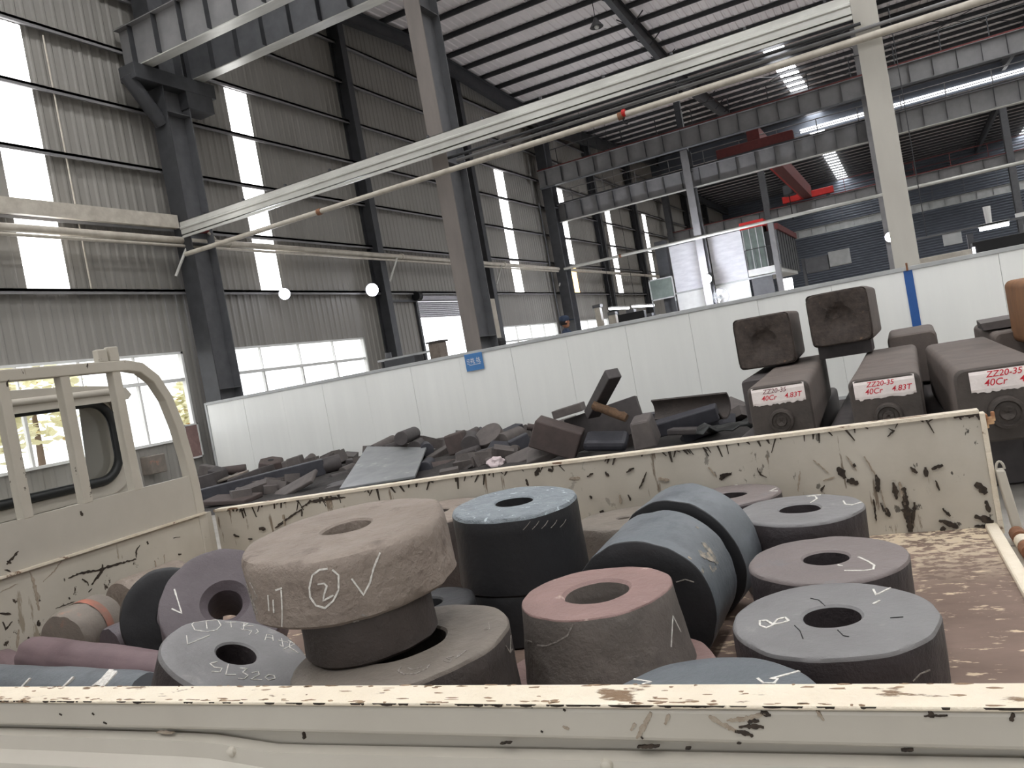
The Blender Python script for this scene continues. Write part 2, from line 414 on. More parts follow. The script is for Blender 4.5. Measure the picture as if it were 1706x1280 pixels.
# ---- roof
roof = MB()
segs = [(-14, 14.8), (14.8, 26.7), (26.7, 38.6), (38.6, 62), (62, 88)]
SKYX = [-12 + 7.7 * k for k in range(5)]       # centre lines of the skylight strips
def zr(y, s):
    if s == 0: return 14.155
    return ROOFZ(min(max(y, segs[s][0] + .001), segs[s][1] - .001))
edges = [-16.3]
for x in (-4.3 - 7.7, -4.3, 3.4, 11.1, 18.8): edges += [x, x + .95]
edges += [26]
C_ = struct(obj('ceiling', MB().box(-16.3, 26, 38.45, 38.75, 13.92, 14.2), 'steel'))
def lit(s, x0): return s == 0 or (s in (3, 4) and -5 < x0 < -4) or x0 > 10 or (s in (1, 2) and x0 > 3)  # right-hand strips past the truck bay are unseen skylights added to brighten the hall
for s, (y0, y1) in enumerate(segs):
    za, zb = zr(y0, s), zr(y1, s)
    for i in range(len(edges) - 1):
        xa, xb = edges[i], edges[i + 1]; strip = i % 2 == 1
        if strip and lit(s, xa):
            obj('light_panel', MB().hexa([V((xa, y0, za)), V((xb, y0, za)), V((xb, y1, zb)), V((xa, y1, zb)), V((xa, y0, za + .02)), V((xb, y0, za + .02)), V((xb, y1, zb + .02)), V((xa, y1, zb + .02))]), 'skylight', C_)
            continue
        nx = max(2, int((xb - xa) / .3)); pts = []
        for k in range(nx):
            x = xa + (xb - xa) * k / nx; dx = (xb - xa) / nx
            pts += [(x, 0), (x + dx * .6, 0), (x + dx * .7, .035), (x + dx * .9, .035)]
        pts.append((xb, 0))
        obj('roof_sheet', MB().loft([[V((x, y0, za + h)) for x, h in pts], [V((x, y1, zb + h)) for x, h in pts]], False, (False, False)), 'roof' if s < 3 else 'roof', C_)
y = -13.5
while y < 87.5:
    s = next(i for i, (a, b) in enumerate(segs) if a <= y < b); z = zr(y, s)
    g = MB().box(-16, 25.5, y - .01, y + .01, z - .16, z - .02); g.box(-16, 25.5, y, y + .07, z - .18, z - .16); g.box(-16, 25.5, y - .08, y, z - .03, z - .015)
    obj('purlin', g, 'steel_dark', C_)
    y += 1.5
def rafter(x, ya, yb, za, zb, da, db):
    g = MB()
    for (u0, u1, z0, z1) in ((-.11, .11, 0, .02), (-.008, .008, 'w', 'w'), (-.11, .11, 't', 't')):
        A = [-da, -da + .02, -.02, 0]; B = [-db, -db + .02, -.02, 0]
        i, j = {0: (0, 1), 'w': (1, 2), 't': (2, 3)}[z0]
        g.hexa([V((x + u0, ya, za + A[i])), V((x + u1, ya, za + A[i])), V((x + u1, yb, zb + B[i])), V((x + u0, yb, zb + B[i])),
                V((x + u0, ya, za + A[j])), V((x + u1, ya, za + A[j])), V((x + u1, yb, zb + B[j])), V((x + u0, yb, zb + B[j]))])
    obj('rafter', g, 'steel_dark', C_)
for x in COLX + (15.3,):
    for s, (y0, y1) in enumerate(segs):
        d = {0: (.55, .55), 1: (.7, .5), 2: (.5, .75), 3: (.75, .55), 4: (.6, .6)}[s]
        rafter(x, y0, y1, zr(y0, s) - .19, zr(y1, s) - .19, *d)
for x0, x1, y0, y1 in ((-7.9, -.1, 15.5, 21), (-.1, -7.9, 39.5, 50), (-7.9, -.1, 40, 51), (-.1, 7.6, 39.5, 50), (7.6, -.1, 39.5, 50)):
    z0, z1 = ROOFZ(y0) - .5, ROOFZ(y1) - .5
    obj('brace_rod', MB().cyl((x0, y0, z0), (x1, y1, z1), .02, n=6), 'steel_dark', C_)
for x in (-7.95, -.08):
    for y in (29.5, 31.9, 34.3, 36.6, 42.5, 45, 47.5):
        z = ROOFZ(y) - .25
        g = MB().cyl((x, y, z - .45), (x - .55, y, z), .025, n=6); g.cyl((x, y, z - .45), (x + .55, y, z), .025, n=6)
        obj('knee_brace', g, 'steel_dark', C_)
# clerestory glazing over row three: two thin lights
obj('clerestory_light', MB().box(-4.9, 26, 61.9, 61.95, 14.22, 14.32), 'wallstrip', C_)
obj('clerestory_light', MB().box(-4.9, 26, 61.9, 61.95, 14.08, 14.14), 'wallstrip', C_)


# ================================================================== STEEL FRAME
def hcolumn(name, label, x, y, h, w=.34, d=.7, m='column', rz=0, base=0):
    o = thing(name, label, 'column', (x, y, base), rz, kind='thing')
    obj('front_flange', MB().box(-w / 2, w / 2, -d / 2, -d / 2 + .025, 0, h), m, o)
    obj('web', MB().box(-.012, .012, -d / 2 + .025, d / 2 - .025, 0, h), m if m == 'column_light' else 'steel', o)
    obj('rear_flange', MB().box(-w / 2, w / 2, d / 2 - .025, d / 2, 0, h), 'steel', o)
    for z in (2.2, 5.8, 9.0):
        if z < h: obj('stiffener_plate', MB().box(-w / 2 + .01, w / 2 - .01, -d / 2 + .02, d / 2 - .02, z, z + .015), 'steel', o)
    return o


c = hcolumn('steel_column', 'dark steel column against the corrugated wall at the left end of the white partition', COLX[0], 14.82, 13.2, .5, .75, 'steel_dark')
g = MB(); g.cyl((.0, -.35, 8.75), (0, -1.15, 9.75), .17, n=14); obj('haunch', g, 'steel_dark', c, smooth=40)
obj('bracket', MB().box(-.22, .3, -1.15, 1.3, 9.62, 9.98), 'steel_dark', c, bevel=.01)
obj('bracket', MB().box(-.22, .3, .3, 1.15, 9.2, 9.62), 'steel_dark', c, bevel=.01)
hcolumn('steel_column', 'tall grey column rising behind the blue sign on the partition', COLX[1], 14.92, 13.2, .35, .78)
hcolumn('steel_column', 'pale beige column rising above the blue strip of the partition', .085, 14.95, 13.2, .37, .6, 'column_light')
hcolumn('steel_column', 'dark wall column at the second crane runway in the far corner of the corrugated wall', -15.2, 38.6, 13, .5, .8, 'steel_dark')
c = hcolumn('steel_column', 'grey column in front of the white curtain panels carrying a lamp', -8.15, 38.6, 9.95, .34, .8, 'girder')
obj('column_extension', MB().box(-.14, .14, -.14, .14, 9.95, 12.9), 'steel_dark', c)
hcolumn('steel_column', 'grey column half hidden behind the pale beige column', -.28, 38.6, 13, .34, .8, 'girder')
hcolumn('steel_column', 'grey column of the second row beyond the picture edge', 7.6, 38.6, 13, .34, .8, 'girder')
for x, l in ((-15.2, 'dark far wall column under the third crane runway'), (-8, 'far grey column in the dark bay left of the red crane'), (-.2, 'far column in the dark bay behind the pale column'), (7.2, 'far dark column at the right beside the hanging lamp')):
    hcolumn('steel_column', l, x, 62, 12.9, .4, .7, 'steel')


def girder(label, X0, X1, Y, Z, h, m, fw=.32, step=.82, light=None, x_off=.4, railm='steel_dark', stiff='steel_dark'):
    o = thing('crane_girder', label, 'girder', (X0, Y, Z), kind='thing'); Ln = X1 - X0
    obj('web', MB().box(0, Ln, -.008, .008, .02, h - .02), m, o)
    obj('bottom_flange', MB().box(0, Ln, -fw / 2, fw / 2, 0, .022), light or m, o)
    obj('top_flange', MB().box(0, Ln, -fw / 2, fw / 2, h - .022, h), m, o)
    obj('crane_rail', MB().box(0, Ln, -.035, .035, h, h + .09), railm, o)
    me = None; x = x_off
    while x < Ln:
        if me is None:
            s = MB().box(-.006, .006, -fw / 2 + .01, -.008, .1, h - .022); s.box(-.006, .006, .008, fw / 2 - .01, .1, h - .022)
            me = s.mesh('stiffener', M[stiff])
        obj('stiffener', me, None, o, loc=(x, 0, 0)); x += step
    return o


girder('near crane girder with dark stiffeners at the upper left of the hall', -15.7, 12, 14.1, 10, 1.03, 'girder', light='galv', step=.81, x_off=.45)
girder('dark crane girder on the far side of the wall bracket with a pale lower flange', -15.6, 12, 15.65, 10, 1.05, 'steel', light='galv', step=.85)
girder('far runway girder with a red line along its top edge', -15.3, 14, 37.7, 9.9, .85, 'girder', railm='redrust', light='steel', step=.86)
girder('lower runway girder of the second row above the white curtain panels', -15.0, 14, 38.9, 8.25, .9, 'girder', light='galv', step=.86)
girder('distant runway girder carrying the red crane', -15.5, 14, 62, 8.4, .9, 'girder', railm='redrust', step=1.3, light='steel')
girder('pale runway girder along the far back wall', -15.5, 16, 86, 8.9, .75, 'cap', step=1.3, stiff='steel')


def railing(label, X0, X1, Y, Z, h=1.0, step=1.9, m='steel_dark', mid=True):
    o = thing('handrail', label, 'railing', (X0, Y, Z), kind='thing'); Ln = X1 - X0
    obj('top_rail', MB().cyl((0, 0, h), (Ln, 0, h), .022, n=8), m, o)
    if mid: obj('middle_rail', MB().cyl((0, 0, h * .5), (Ln, 0, h * .5), .014, n=8), m, o)
    me = MB().cyl((0, 0, 0), (0, 0, h), .022, n=6).mesh('post', M[m]); x = .3
    while x < Ln: obj('post', me, None, o, loc=(x, 0, 0)); x += step
    return o


railing('dark handrail above the red topped runway girder', -14.6, 13, 38.1, 10.75, 1.0, 1.7, mid=False)
railing('grey handrail of the walkway above the lower runway girder', -14.6, 13, 39.3, 9.17, .75, 1.7, m='girder')
railing('reddish handrail on the distant runway behind the red crane', -3, 12, 62.5, 9.3, 1.0, 2.2, m='redrust')
railing('pale handrail above the far back wall girder', -15, 12, 85.6, 9.7, 1.4, 2.6, m='steel')
wk = tag(obj('walkway', MB().box(-14.8, 13, 39.0, 39.5, 9.12, 9.2), 'girder'), 'narrow steel walkway beside the lower runway girder', 'walkway', kind='thing')

# red overhead crane in the far bay
o = thing('overhead_crane', 'red overhead travelling crane on the distant runway', 'crane', (-5.1, 62, 9.4), kind='thing')
obj('end_carriage', MB().box(-1.75, 1.7, -.25, .25, .1, .55), 'red', o, bevel=.03)
obj('end_carriage', MB().box(-1.75, 1.7, -23.0, -22.6, -.15, .3), 'redrust', o, bevel=.03)
g = MB().hexa([V((-.3, -22.8, .1)), V((.25, -22.8, .1)), (.25, .2, .1), (-.3, .2, .1), V((-.3, -22.8, .95)), V((.25, -22.8, .95)), (.25, .2, .95), (-.3, .2, .95)])
obj('bridge_beam', g, 'redrust', o)
obj('bridge_beam_flange', MB().box(-.4, -.3, -22.8, .2, .1, .2), 'red', o)
obj('hoist_trolley', MB().box(-1.1, -.4, -5, -3.9, .0, .6), 'steel_dark', o, bevel=.04)
obj('hoist_cable', MB().cyl((-.8, -4.5, -1.6), (-.8, -4.5, .1), .03, n=6), 'black', o)
for xx in (-1.4, 1.3): obj('wheel', MB().cyl((xx, -.06, .0), (xx, .06, .0), .14, n=16), 'steel_dark', o)

# channel beam, conduits and wall pipes
def channel(label, x0, x1, y, z0, z1, m='galv'):
    o = thing('channel_beam', label, 'beam', (x0, y, z0), kind='thing'); L_ = x1 - x0; h = z1 - z0
    g = MB().box(0, L_, -.01, .0, 0, h); g.box(0, L_, -.01, .12, h - .01, h); g.box(0, L_, -.01, .12, 0, .01)
    g.loft([[V((0, -.01, h * .38)), V((0, -.035, h * .45)), V((0, -.035, h * .55)), V((0, -.01, h * .62))], [V((L_, -.01, h * .38)), V((L_, -.035, h * .45)), V((L_, -.035, h * .55)), V((L_, -.01, h * .62))]])
    obj('channel', g, m, o)
    me = MB().box(-.02, .02, -.03, .03, h, h + .05).mesh('clip', M['steel_dark']); x = .8
    while x < L_: obj('clip', me, None, o, loc=(x, .02, 0)); x += 1.25
    obj('rail', MB().box(0, L_, .0, .04, -.07, -.015), 'galv', o)
    return o
channel('long white channel beam crossing from the wall column to the pale beige column', -15.0, -.1, 14.2, 5.96, 6.27)
def pipe(label, pts, r, m, cat='pipe', n=12, fit=()):
    o = thing('pipe', label, cat, pts[0], kind='thing'); p0 = V(pts[0])
    obj('tube', MB().tube([V(p) - p0 for p in pts], r, n), m, o, smooth=40)
    for f in fit:
        d = (V(pts[1]) - p0).normalized(); c = V(f) - p0
        obj('coupling', MB().cyl(c - d * .05, c + d * .05, r * 1.3, n=12), 'rust' if len(fit) < 3 else m, o, smooth=40)
    return o
pipe('cream conduit pipe running under the long white channel beam', [(-15.0, 14.2, 5.5), (12, 14.2, 5.58)], .055, 'pipe', fit=((-10.9, 14.2, 5.51), (-4.0, 14.2, 5.53)))
pipe('second cream conduit close beside the first behind the beige column', [(-7.5, 14.5, 5.62), (12, 14.5, 5.7)], .045, 'pipe')
pipe('dark cable run hung below the white channel beam', [(-7.9, 14.66, 5.9), (0, 14.66, 5.92)], .03, 'steel_dark')
pipe('grey pipe between the channel beam and the cream conduits', [(-7.6, 14.6, 5.78), (12, 14.6, 5.84)], .03, 'girder')
pipe('wide pipe along the corrugated wall', [(-15.3, -3, 5.92), (-15.3, 61, 5.9)], .085, 'pipe', fit=[(-15.3, y, 5.92) for y in (8, 16, 24, 32)])
pipe('thin pipe slung just below the wide wall pipe', [(-15.25, -3, 5.77), (-15.25, 38, 5.76)], .035, 'pipe')
tag(obj('channel_beam', MB().box(-15.37, -15.25, -3, 14.4, 6.2, 6.52), 'pipe'), 'brownish flat beam along the wall left of the wall column', 'beam', kind='thing')
pipe('pipe leading from the far wall corner along the second column row', [(-15.0, 38.2, 5.84), (14, 38.2, 5.84)], .07, 'galv', fit=((-12, 38.2, 5.84),))
pipe('thin pale conduit dropping down the wall beside the first light strip', [(-15.75, 12.1, 10.4), (-15.75, 12.1, 4.8)], .018, 'pipe', n=8)
pipe('thin grey drop pipe on the wall column of the far corner', [(-15.6, 37.9, 9.3), (-15.6, 37.9, 1.0)], .04, 'steel', n=8)
for y, l in ((23.2, 'angled pipe bracket on the wall post left of the roller door'), (31.2, 'angled pipe bracket right of the tall grey column'), (14.2, 'thin angled strut under the pipe joint at the wall column'), (38.2, 'pair of angled struts under the pipe joint in the far corner')):
    g = MB().cyl((-15.2, y + .35, 5.85), (-15.4, y - .05, 5.05), .035, n=8)
    if y > 38: g.cyl((-15.2, y + .8, 5.85), (-15.4, y + .45, 5.05), .035, n=8)
    tag(obj('pipe_strut', g, 'galv'), l, 'bracket', kind='thing')
o = thing('valve', 'red valve on the pipe joint at the wall column', 'valve', onX(338, 385, -15.1), kind='thing')
obj('valve_body', MB().cyl((-.02, -.2, 0), (-.02, .16, .02), .07, n=12), 'redrust', o, smooth=40); obj('valve_stem', MB().cyl((0, .12, 0), (0, .36, -.18), .035, n=8), 'pipe', o)
o = thing('valve', 'orange coupling with a hanger on the cream conduit', 'valve', onY(1037, 187, 14.1), kind='thing')
obj('clamp_ring', MB().cyl((-.03, .08, .0), (.03, .08, .0), .07, n=14), 'red', o); obj('hanger_hook', MB().tube([(0, .08, -.05), (-.05, .08, -.16), (.02, .08, -.2), (.08, .08, -.14)], .014, 6), 'black', o)


# lamps
def flood(label, p, d, r=.14, power=120, kind='SPOT'):
    o = thing('flood_lamp', label, 'lamp', p, kind='thing'); d = V(d).normalized()
    obj('housing', MB().cyl(-d * .12, -d * .01, r * .6, r * 1.08, 18), 'steel_dark', o, smooth=50)
    a = d.orthogonal().normalized()
    obj('lens', MB().cyl(-d * .005, d * .02, r, r, 18), 'lamp', o, smooth=50)
    li = bpy.data.lights.new('flood_light', kind); li.energy = power
    if kind == 'SPOT': li.spot_size = 2.6; li.spot_blend = .6
    li.shadow_soft_size = r; li.color = (.9, .92, 1)
    lo = bpy.data.objects.new('flood_light', li); COL.objects.link(lo); lo.parent = o; lo.location = d * (.06 if kind == 'SPOT' else 1.4); lo.rotation_euler = d.to_track_quat('-Z', 'Y').to_euler()
    obj('mount_arm', MB().cyl(-d * .1, -d * .1 + V((-.25 if d.x > .3 else 0, .1, .05)), .02, n=6), 'steel_dark', o)
flood('round flood lamp at the foot of the second bright wall strip', onX(474, 490, -15.3), (.7, -.6, -.3), .15)
flood('brilliant round flood lamp on the wall post left of the roller door', onX(620, 483, -15.3), (.8, -.6, -.1), .2)
flood('flood lamp on the column between the white curtain panels', V(onY(1178, 465, 38.0)), (.1, -1, -.05), .2, 800, 'POINT')  # point light hung ahead of the lens, added to brighten the curtains
flood('small flood lamp beside the foot of the pale beige column', V(onY(1483, 395, 38.0)), (0, -1, -.1), .2)
def tubelamp(label, p, L_=1.6, rz=0, m='tube'):
    hang = ROOFZ(p.y) - .1 - p.z if rz else .12
    o = thing('strip_lamp', label, 'lamp', p, rz, kind='thing')
    obj('batten', MB().box(-L_ / 2, L_ / 2, -.08, .08, .03, .1), 'white', o, bevel=.01)
    obj('lamp_tube', MB().cyl((-L_ / 2 + .03, 0, .0), (L_ / 2 - .03, 0, 0), .06, n=12), m, o, smooth=50)
    for xx in (-L_ / 3, L_ / 3): obj('suspension_cable', MB().cyl((xx, 0, .1), (xx, 0, hang), .012, n=5), 'steel_dark', o)
tubelamp('glowing hanging strip lamp at the right above the partition', onY(1656, 377, 24), .7, 0)
tubelamp('horizontal strip lamp low in the far left corner', onX(1032, 514, -13.5), 3.2, math.pi / 2)
tubelamp('strip lamp nearest the white curtain panels in the far corner', onX(1072, 510, -13.5), 4.2, math.pi / 2)
o = thing('pendant_lamp', 'small pendant lamp hanging from the roof purlins', 'lamp', onY(994, 45, 25), kind='thing')
obj('cord', MB().cyl((0, 0, .25), (0, 0, 2.2), .012, n=5), 'black', o); obj('lamp_shade', MB().lathe([(.05, .28), (.08, .2), (.22, .0), (.21, -.01)], 16), 'steel', o, smooth=50)
obj('bulb', MB().lathe([(.001, -.08), (.06, -.05), (.08, 0), (.06, .06), (.001, .1)], 12), 'white', o, smooth=60)

# horn shaped fan by the roller door and round wall fan
o = thing('wall_fan', 'round guarded fan in front of the right white curtain panel', 'fan', onY(1201, 494, 37.5), kind='thing')
ring = lambda r, y, t=.012: MB().tube([(r * math.cos(a), y, r * math.sin(a)) for a in [2 * math.pi * i / 24 for i in range(25)]], t, 6)
obj('guard_rim', ring(.36, 0), 'steel', o); g = MB()
for r in (.12, .2, .28): g.tube([(r * math.cos(a), -.06 * (1 - r / .36), r * math.sin(a)) for a in [2 * math.pi * i / 20 for i in range(21)]], .005, 4)
for i in range(10):
    a = 2 * math.pi * i / 10; g.tube([(.04 * math.cos(a), -.07, .04 * math.sin(a)), (.36 * math.cos(a), 0, .36 * math.sin(a))], .005, 4)
obj('guard_grille', g, 'cap', o)
obj('motor', MB().cyl((-.02, -.02, 0), (-.12, .22, .0), .1, .07, 14), 'black', o, smooth=40)
for i in range(3):
    a = 2.1 * i; obj('fan_blade', MB().obox((.16 * math.cos(a), .02, .16 * math.sin(a)), (.24, .01, .12), Matrix.Rotation(-a, 3, 'Y') @ Matrix.Rotation(.4, 3, 'X')), 'cap', o)
obj('stand_pole', MB().cyl((-.1, .18, 0), (-.1, .18, .02 - o.location.z), .025, n=8), 'black', o)
obj('stand_base', MB().cyl((-.1, .18, -o.location.z), (-.1, .18, .03 - o.location.z), .3, n=16), 'black', o)

# ---- partition
o = thing('partition', 'glossy white panel partition behind the truck', 'partition', (-15.2, 14.2, 0), kind='thing')
P0, P1 = -15.25, 11.8; pw = 1.18; x = P0 + .03; k = 0
while x < P1:
    obj('partition_panel', MB().box(x + 15.2 + .002, x + 15.2 + pw - .002, -.025 + .004 * (k % 2), .025, 0.05, 1.875), 'white_panel', o, bevel=.004); x += pw; k += 1
obj('top_rail', MB().box(-.02, 27, -.045, .045, 1.87, 1.935), 'cap', o, bevel=.006)
obj('bottom_rail', MB().box(-.02, 27, -.045, .045, 0, .06), 'cap', o)
obj('end_post', MB().box(-.08, -.02, -.045, .045, 0, 1.93), 'cap', o, bevel=.005)
obj('cover_strip', MB().box(15.2 + .01, 15.2 + .135, -.04, -.022, .05, 1.88), 'blue', o)
lab = o.children[-1]; lab['label'] = 'blue vertical cover strip'
obj('clip', MB().obox((15.27, -.05, 1.93), (.03, .03, .12)), 'rust', o)
o = thing('sign', 'small blue sign with white characters on top of the partition', 'sign', onY(790, 603, 14.14), kind='thing')
obj('sign_board', MB().box(-.2, .2, -.008, .008, -.17, .17), 'sign_blue', o, bevel=.004)
g = MB()
def stk(g, pts, w_, y=-.0095):
    for (x0, z0), (x1, z1) in zip(pts, pts[1:]):
        t = V((x1 - x0, 0, z1 - z0)).normalized(); nn = V((-t.z, 0, t.x)) * w_ / 2
        a, b = V((x0, y, z0)), V((x1, y, z1)); d = V((0, -.001, 0)); g.hexa([a - nn, b - nn, b + nn, a + nn, a - nn + d, b - nn + d, b + nn + d, a + nn + d])
for cx in (-.03, .1):
    stk(g, [(cx - .045, .05), (cx + .04, .055)], .009); stk(g, [(cx - .02, .085), (cx - .03, -.02)], .009); stk(g, [(cx - .05, .015), (cx + .045, .02)], .009)
    stk(g, [(cx + .02, .08), (cx + .015, .02), (cx + .05, -.03)], .009); stk(g, [(cx - .005, -.005), (cx + .035, -.035)], .008)
for i in range(4): stk(g, [(-.16, .06 - .03 * i), (-.09, .062 - .03 * i)], .007)
stk(g, [(-.12, -.055), (.14, -.05)], .008)
obj('lettering', g, 'white', o)

# things standing beyond the partition
def lowbox(name, label, cat, u, v, X=None, Y=None, size=(.5, .5, .6), m='steel', top=True, bevel=.02, extra=None):
    p = onX(u, v, X) if X is not None else onY(u, v, Y)
    o = thing(name, label, cat, (p.x, p.y, 0), kind='thing')
    obj('body', MB().box(-size[0] / 2, size[0] / 2, -size[1] / 2, size[1] / 2, 0, p.z), m, o, bevel=bevel)
    if extra: extra(o, p.z)
    return o
lowbox('machine_post', 'brownish pillar shaped machine in the bright roller door opening', 'machine', 728, 571, Y=17.5, size=(.3, .4, 0), m='s_brown', extra=lambda o, z: obj('cap_plate', MB().box(-.19, .19, -.24, .24, z, z + .04), 's_darkbrown', o))
lowbox('workbench', 'dark workbench with a pale rail left of the roller door', 'bench', 672, 596, Y=16.6, size=(.9, .4, 0), m='steel_dark', extra=lambda o, z: obj('bench_top', MB().box(-.75, .75, -.03, .03, z, z + .05), 'cap', o))
lowbox('motor', 'black motor standing beside the wall post', 'machine', 648, 597, Y=17, size=(.35, .35, 0), m='black', bevel=.08, extra=lambda o, z: obj('motor_cap', MB().cyl((0, 0, z), (0, 0, z + .14), .08, n=12), 'steel', o))
lowbox('motor', 'dark machine just right of the tall grey column', 'machine', 822, 565, Y=16.4, size=(.45, .4, 0), m='black', bevel=.08, extra=lambda o, z: obj('motor_cap', MB().box(-.14, .14, -.14, .14, z, z + .9), 'pipe', o))
for (u, v, l, Y, wd, mm) in ((996, 513, 'pale post among the far machines', 30, .22, 'pipe'), (1021, 525, 'grey post among the far machines', 32, .3, 'pipe'), (1052, 521, 'dark far machine under the strip lamps', 31.5, 1.1, 'black'), (1082, 527, 'dark blocky machine at the far end of the strip lamps', 34, .8, 'steel_dark')):
    lowbox('machine', l, 'machine', u, v, Y=Y, size=(wd, .3, 0), m=mm, extra=lambda o, z: obj('machine_head', MB().box(-.16, .16, -.16, .16, z, z + .12), 'steel', o))
o = thing('window_frame_panel', 'square glazed frame standing in the far corner', 'frame', onY(1103, 482, 40), kind='thing')
g = MB(); g.box(-.62, -.56, -.03, .03, -.7, .55); g.box(.56, .62, -.03, .03, -.7, .55); g.box(-.62, .62, -.03, .03, .5, .56); g.box(-.62, .62, -.03, .03, -.5, -.44)
obj('frame', g, 'cap', o); obj('pane', MB().box(-.56, .56, -.005, .005, -.44, .5), 'officeglass', o)
obj('leg', MB().box(-.6, -.56, -.03, .03, -o.location.z, -.7), 'steel', o); obj('leg', MB().box(.56, .6, -.03, .03, -o.location.z, -.7), 'steel', o)

# worker behind the partition
hp = onY(941, 540, 15.9)
o = thing('person', 'worker in a dark blue cap and dark jacket looking over the partition', 'person', (hp.x, 15.9, 0), math.pi * .75, kind='thing')
B = hp.z - 1.60
me = bpy.data.meshes.new('body')
pts = [(0, 0, .92), (0, 0, 1.1), (0, .01, 1.3), (0, .0, 1.43), (0, -.01, 1.52), (-.1, 0, .9), (-.11, -.01, .5), (-.11, .02, .1), (-.11, -.12, .05), (.1, 0, .9), (.11, -.01, .5), (.11, .02, .1), (.11, -.12, .05),
       (-.18, 0, 1.38), (-.23, .02, 1.1), (-.22, -.16, .95), (-.2, -.24, .95), (.18, 0, 1.38), (.23, .02, 1.1), (.22, -.16, .95), (.2, -.24, .95)]
ed = [(0, 1), (1, 2), (2, 3), (3, 4), (0, 5), (5, 6), (6, 7), (7, 8), (0, 9), (9, 10), (10, 11), (11, 12), (3, 13), (13, 14), (14, 15), (15, 16), (3, 17), (17, 18), (18, 19), (19, 20)]
rad = [.13, .125, .14, .08, .05, .085, .06, .045, .04, .085, .06, .045, .04, .06, .045, .035, .03, .06, .045, .035, .03]
me.from_pydata([(a, b, c + B) for a, b, c in pts], ed, []); me.materials.append(M['navy'])
bo = bpy.data.objects.new('body', me); COL.objects.link(bo); bo.parent = o
sk = bo.modifiers.new('skin', 'SKIN'); 
for i, r in enumerate(rad): me.skin_vertices[0].data[i].radius = (r, r * .8 if i < 4 else r)
me.skin_vertices[0].data[0].use_root = True
bo.modifiers.new('sub', 'SUBSURF').levels = 2; bo.modifiers['sub'].render_levels = 2
def headfn(p, k):
    q = V((p.x * .76, p.y * .95, p.z))
    if p.y < 0 and abs(p.x) < .02 and -.035 < p.z < .02: q.y -= .02 * (1 - (p.z + .01) / .05)
    if p.z < -.06: q.y -= .015
    return q
obj('head', MB().lathe([(.002, -.125), (.05, -.115), (.075, -.085), (.09, -.05), (.1, -.02), (.105, .02), (.1, .06), (.075, .1), (.03, .12), (.001, .122)], 24, headfn), 'skin', o, smooth=80, loc=(0, -.01, B + 1.64))
g = MB()
for sx in (-1, 1): g.cyl((sx * .08, .01, -.005), (sx * .092, .02, .0), .03, .02, 10)
obj('ears', g, 'skin', o, loc=(0, -.01, B + 1.64))
g = MB()
for sx in (-1, 1): g.cyl((sx * .03, -.092, .012), (sx * .03, -.1, .012), .01, .006, 8)
obj('eyes', g, 'black', o, loc=(0, -.01, B + 1.64)); obj('mouth', MB().box(-.022, .022, -.108, -.1, -.068, -.062), 'redrust', o, loc=(0, -.01, B + 1.64))
obj('hair', MB().lathe([(.098, -.06), (.112, -.02), (.114, .03)], 24, lambda p, k: V((p.x * .8, max(p.y, -.02) * 1.0, p.z))), 'hair', o, smooth=80, loc=(0, .0, B + 1.64))
g = MB().lathe([(.115, .02), (.118, .06), (.1, .115), (.05, .14), (.001, .145)], 24, lambda p, k: V((p.x * .84, p.y, p.z))); g.hexa([V(q) for q in ((-.07, -.2, .02), (.07, -.2, .02), (.085, -.09, .035), (-.085, -.09, .035), (-.07, -.2, .03), (.07, -.2, .03), (.085, -.09, .045), (-.085, -.09, .045))])
obj('cap', g, 'navy', o, smooth=60, loc=(0, -.005, B + 1.64))
for sx in (-1, 1):
    g = MB()
    for i in range(4): g.tube([(sx * .2 + (i - 1.5) * .018, -.24, .95 + B), (sx * .2 + (i - 1.5) * .02, -.29 - .01 * (i in (1, 2)), .94 + B), (sx * .2 + (i - 1.5) * .02, -.32 - .01 * (i in (1, 2)), .92 + B)], .009, 6)
    g.tube([(sx * .17, -.23, .95 + B), (sx * .145, -.26, .945 + B), (sx * .14, -.285, .94 + B)], .01, 6)
    g.obox((sx * .2, -.235, .95 + B), (.08, .07, .03))
    obj('hand', g, 'skin', o, smooth=60)
o2 = thing('step_platform', 'steel step platform behind the partition under the worker', 'platform', (hp.x, 15.9, 0), kind='thing')
obj('deck', MB().box(-.5, .5, -.4, .4, B - .05, B + .0), 'steel', o2)
for sx in (-.45, .45):
    for sy in (-.35, .35): obj('leg', MB().box(sx - .02, sx + .02, sy - .02, sy + .02, 0, B - .05), 'steel', o2)

# white curtained workshop room with a red topped glazed office beyond the second row
o = thing('workshop_room', 'white panelled room with a red topped glazed office in the far bay', 'room', (-8.5, 41, 0), kind='thing')
for a, b in ((-10.3, -8.55), (-8.32, -6.68)):
    obj('curtain_panel', MB().box(a + 8.5, b + 8.5, -.04, .04, 3.68, 6.05), 'curtain', o, bevel=.02)
    obj('lower_panel', MB().box(a + 8.5, b + 8.5 , -.02, .02, .3, 3.6), 'white', o)
obj('lintel_bar', MB().box(-1.85, 3.1, -.06, .06, 3.6, 3.68), 'cap', o)
obj('curtain_roller', MB().cyl((-1.85, 0, 6.08), (1.85, 0, 6.08), .06, n=10), 'steel', o)
obj('room_post', MB().box(-2.45, -1.9, -.25, .25, 0, 6.4), 'steel_dark', o)
obj('office_slab', MB().box(1.85, 3.35, -.05, 7, 3.72, 4.05), 'white', o)
obj('office_glazing', MB().box(1.86, 2.85, 0, 6.8, 4.05, 6.05), 'officeglass', o)
obj('office_fascia', MB().box(1.8, 2.95, -.06, 7, 6.02, 6.36), 'red', o)
obj('office_fascia', MB().box(2.95, 3.5, .5, 8, 5.75, 6.05), 'redrust', o)
obj('office_side', MB().box(2.85, 3.4, .4, 8, 3.9, 5.75), 'steel', o)
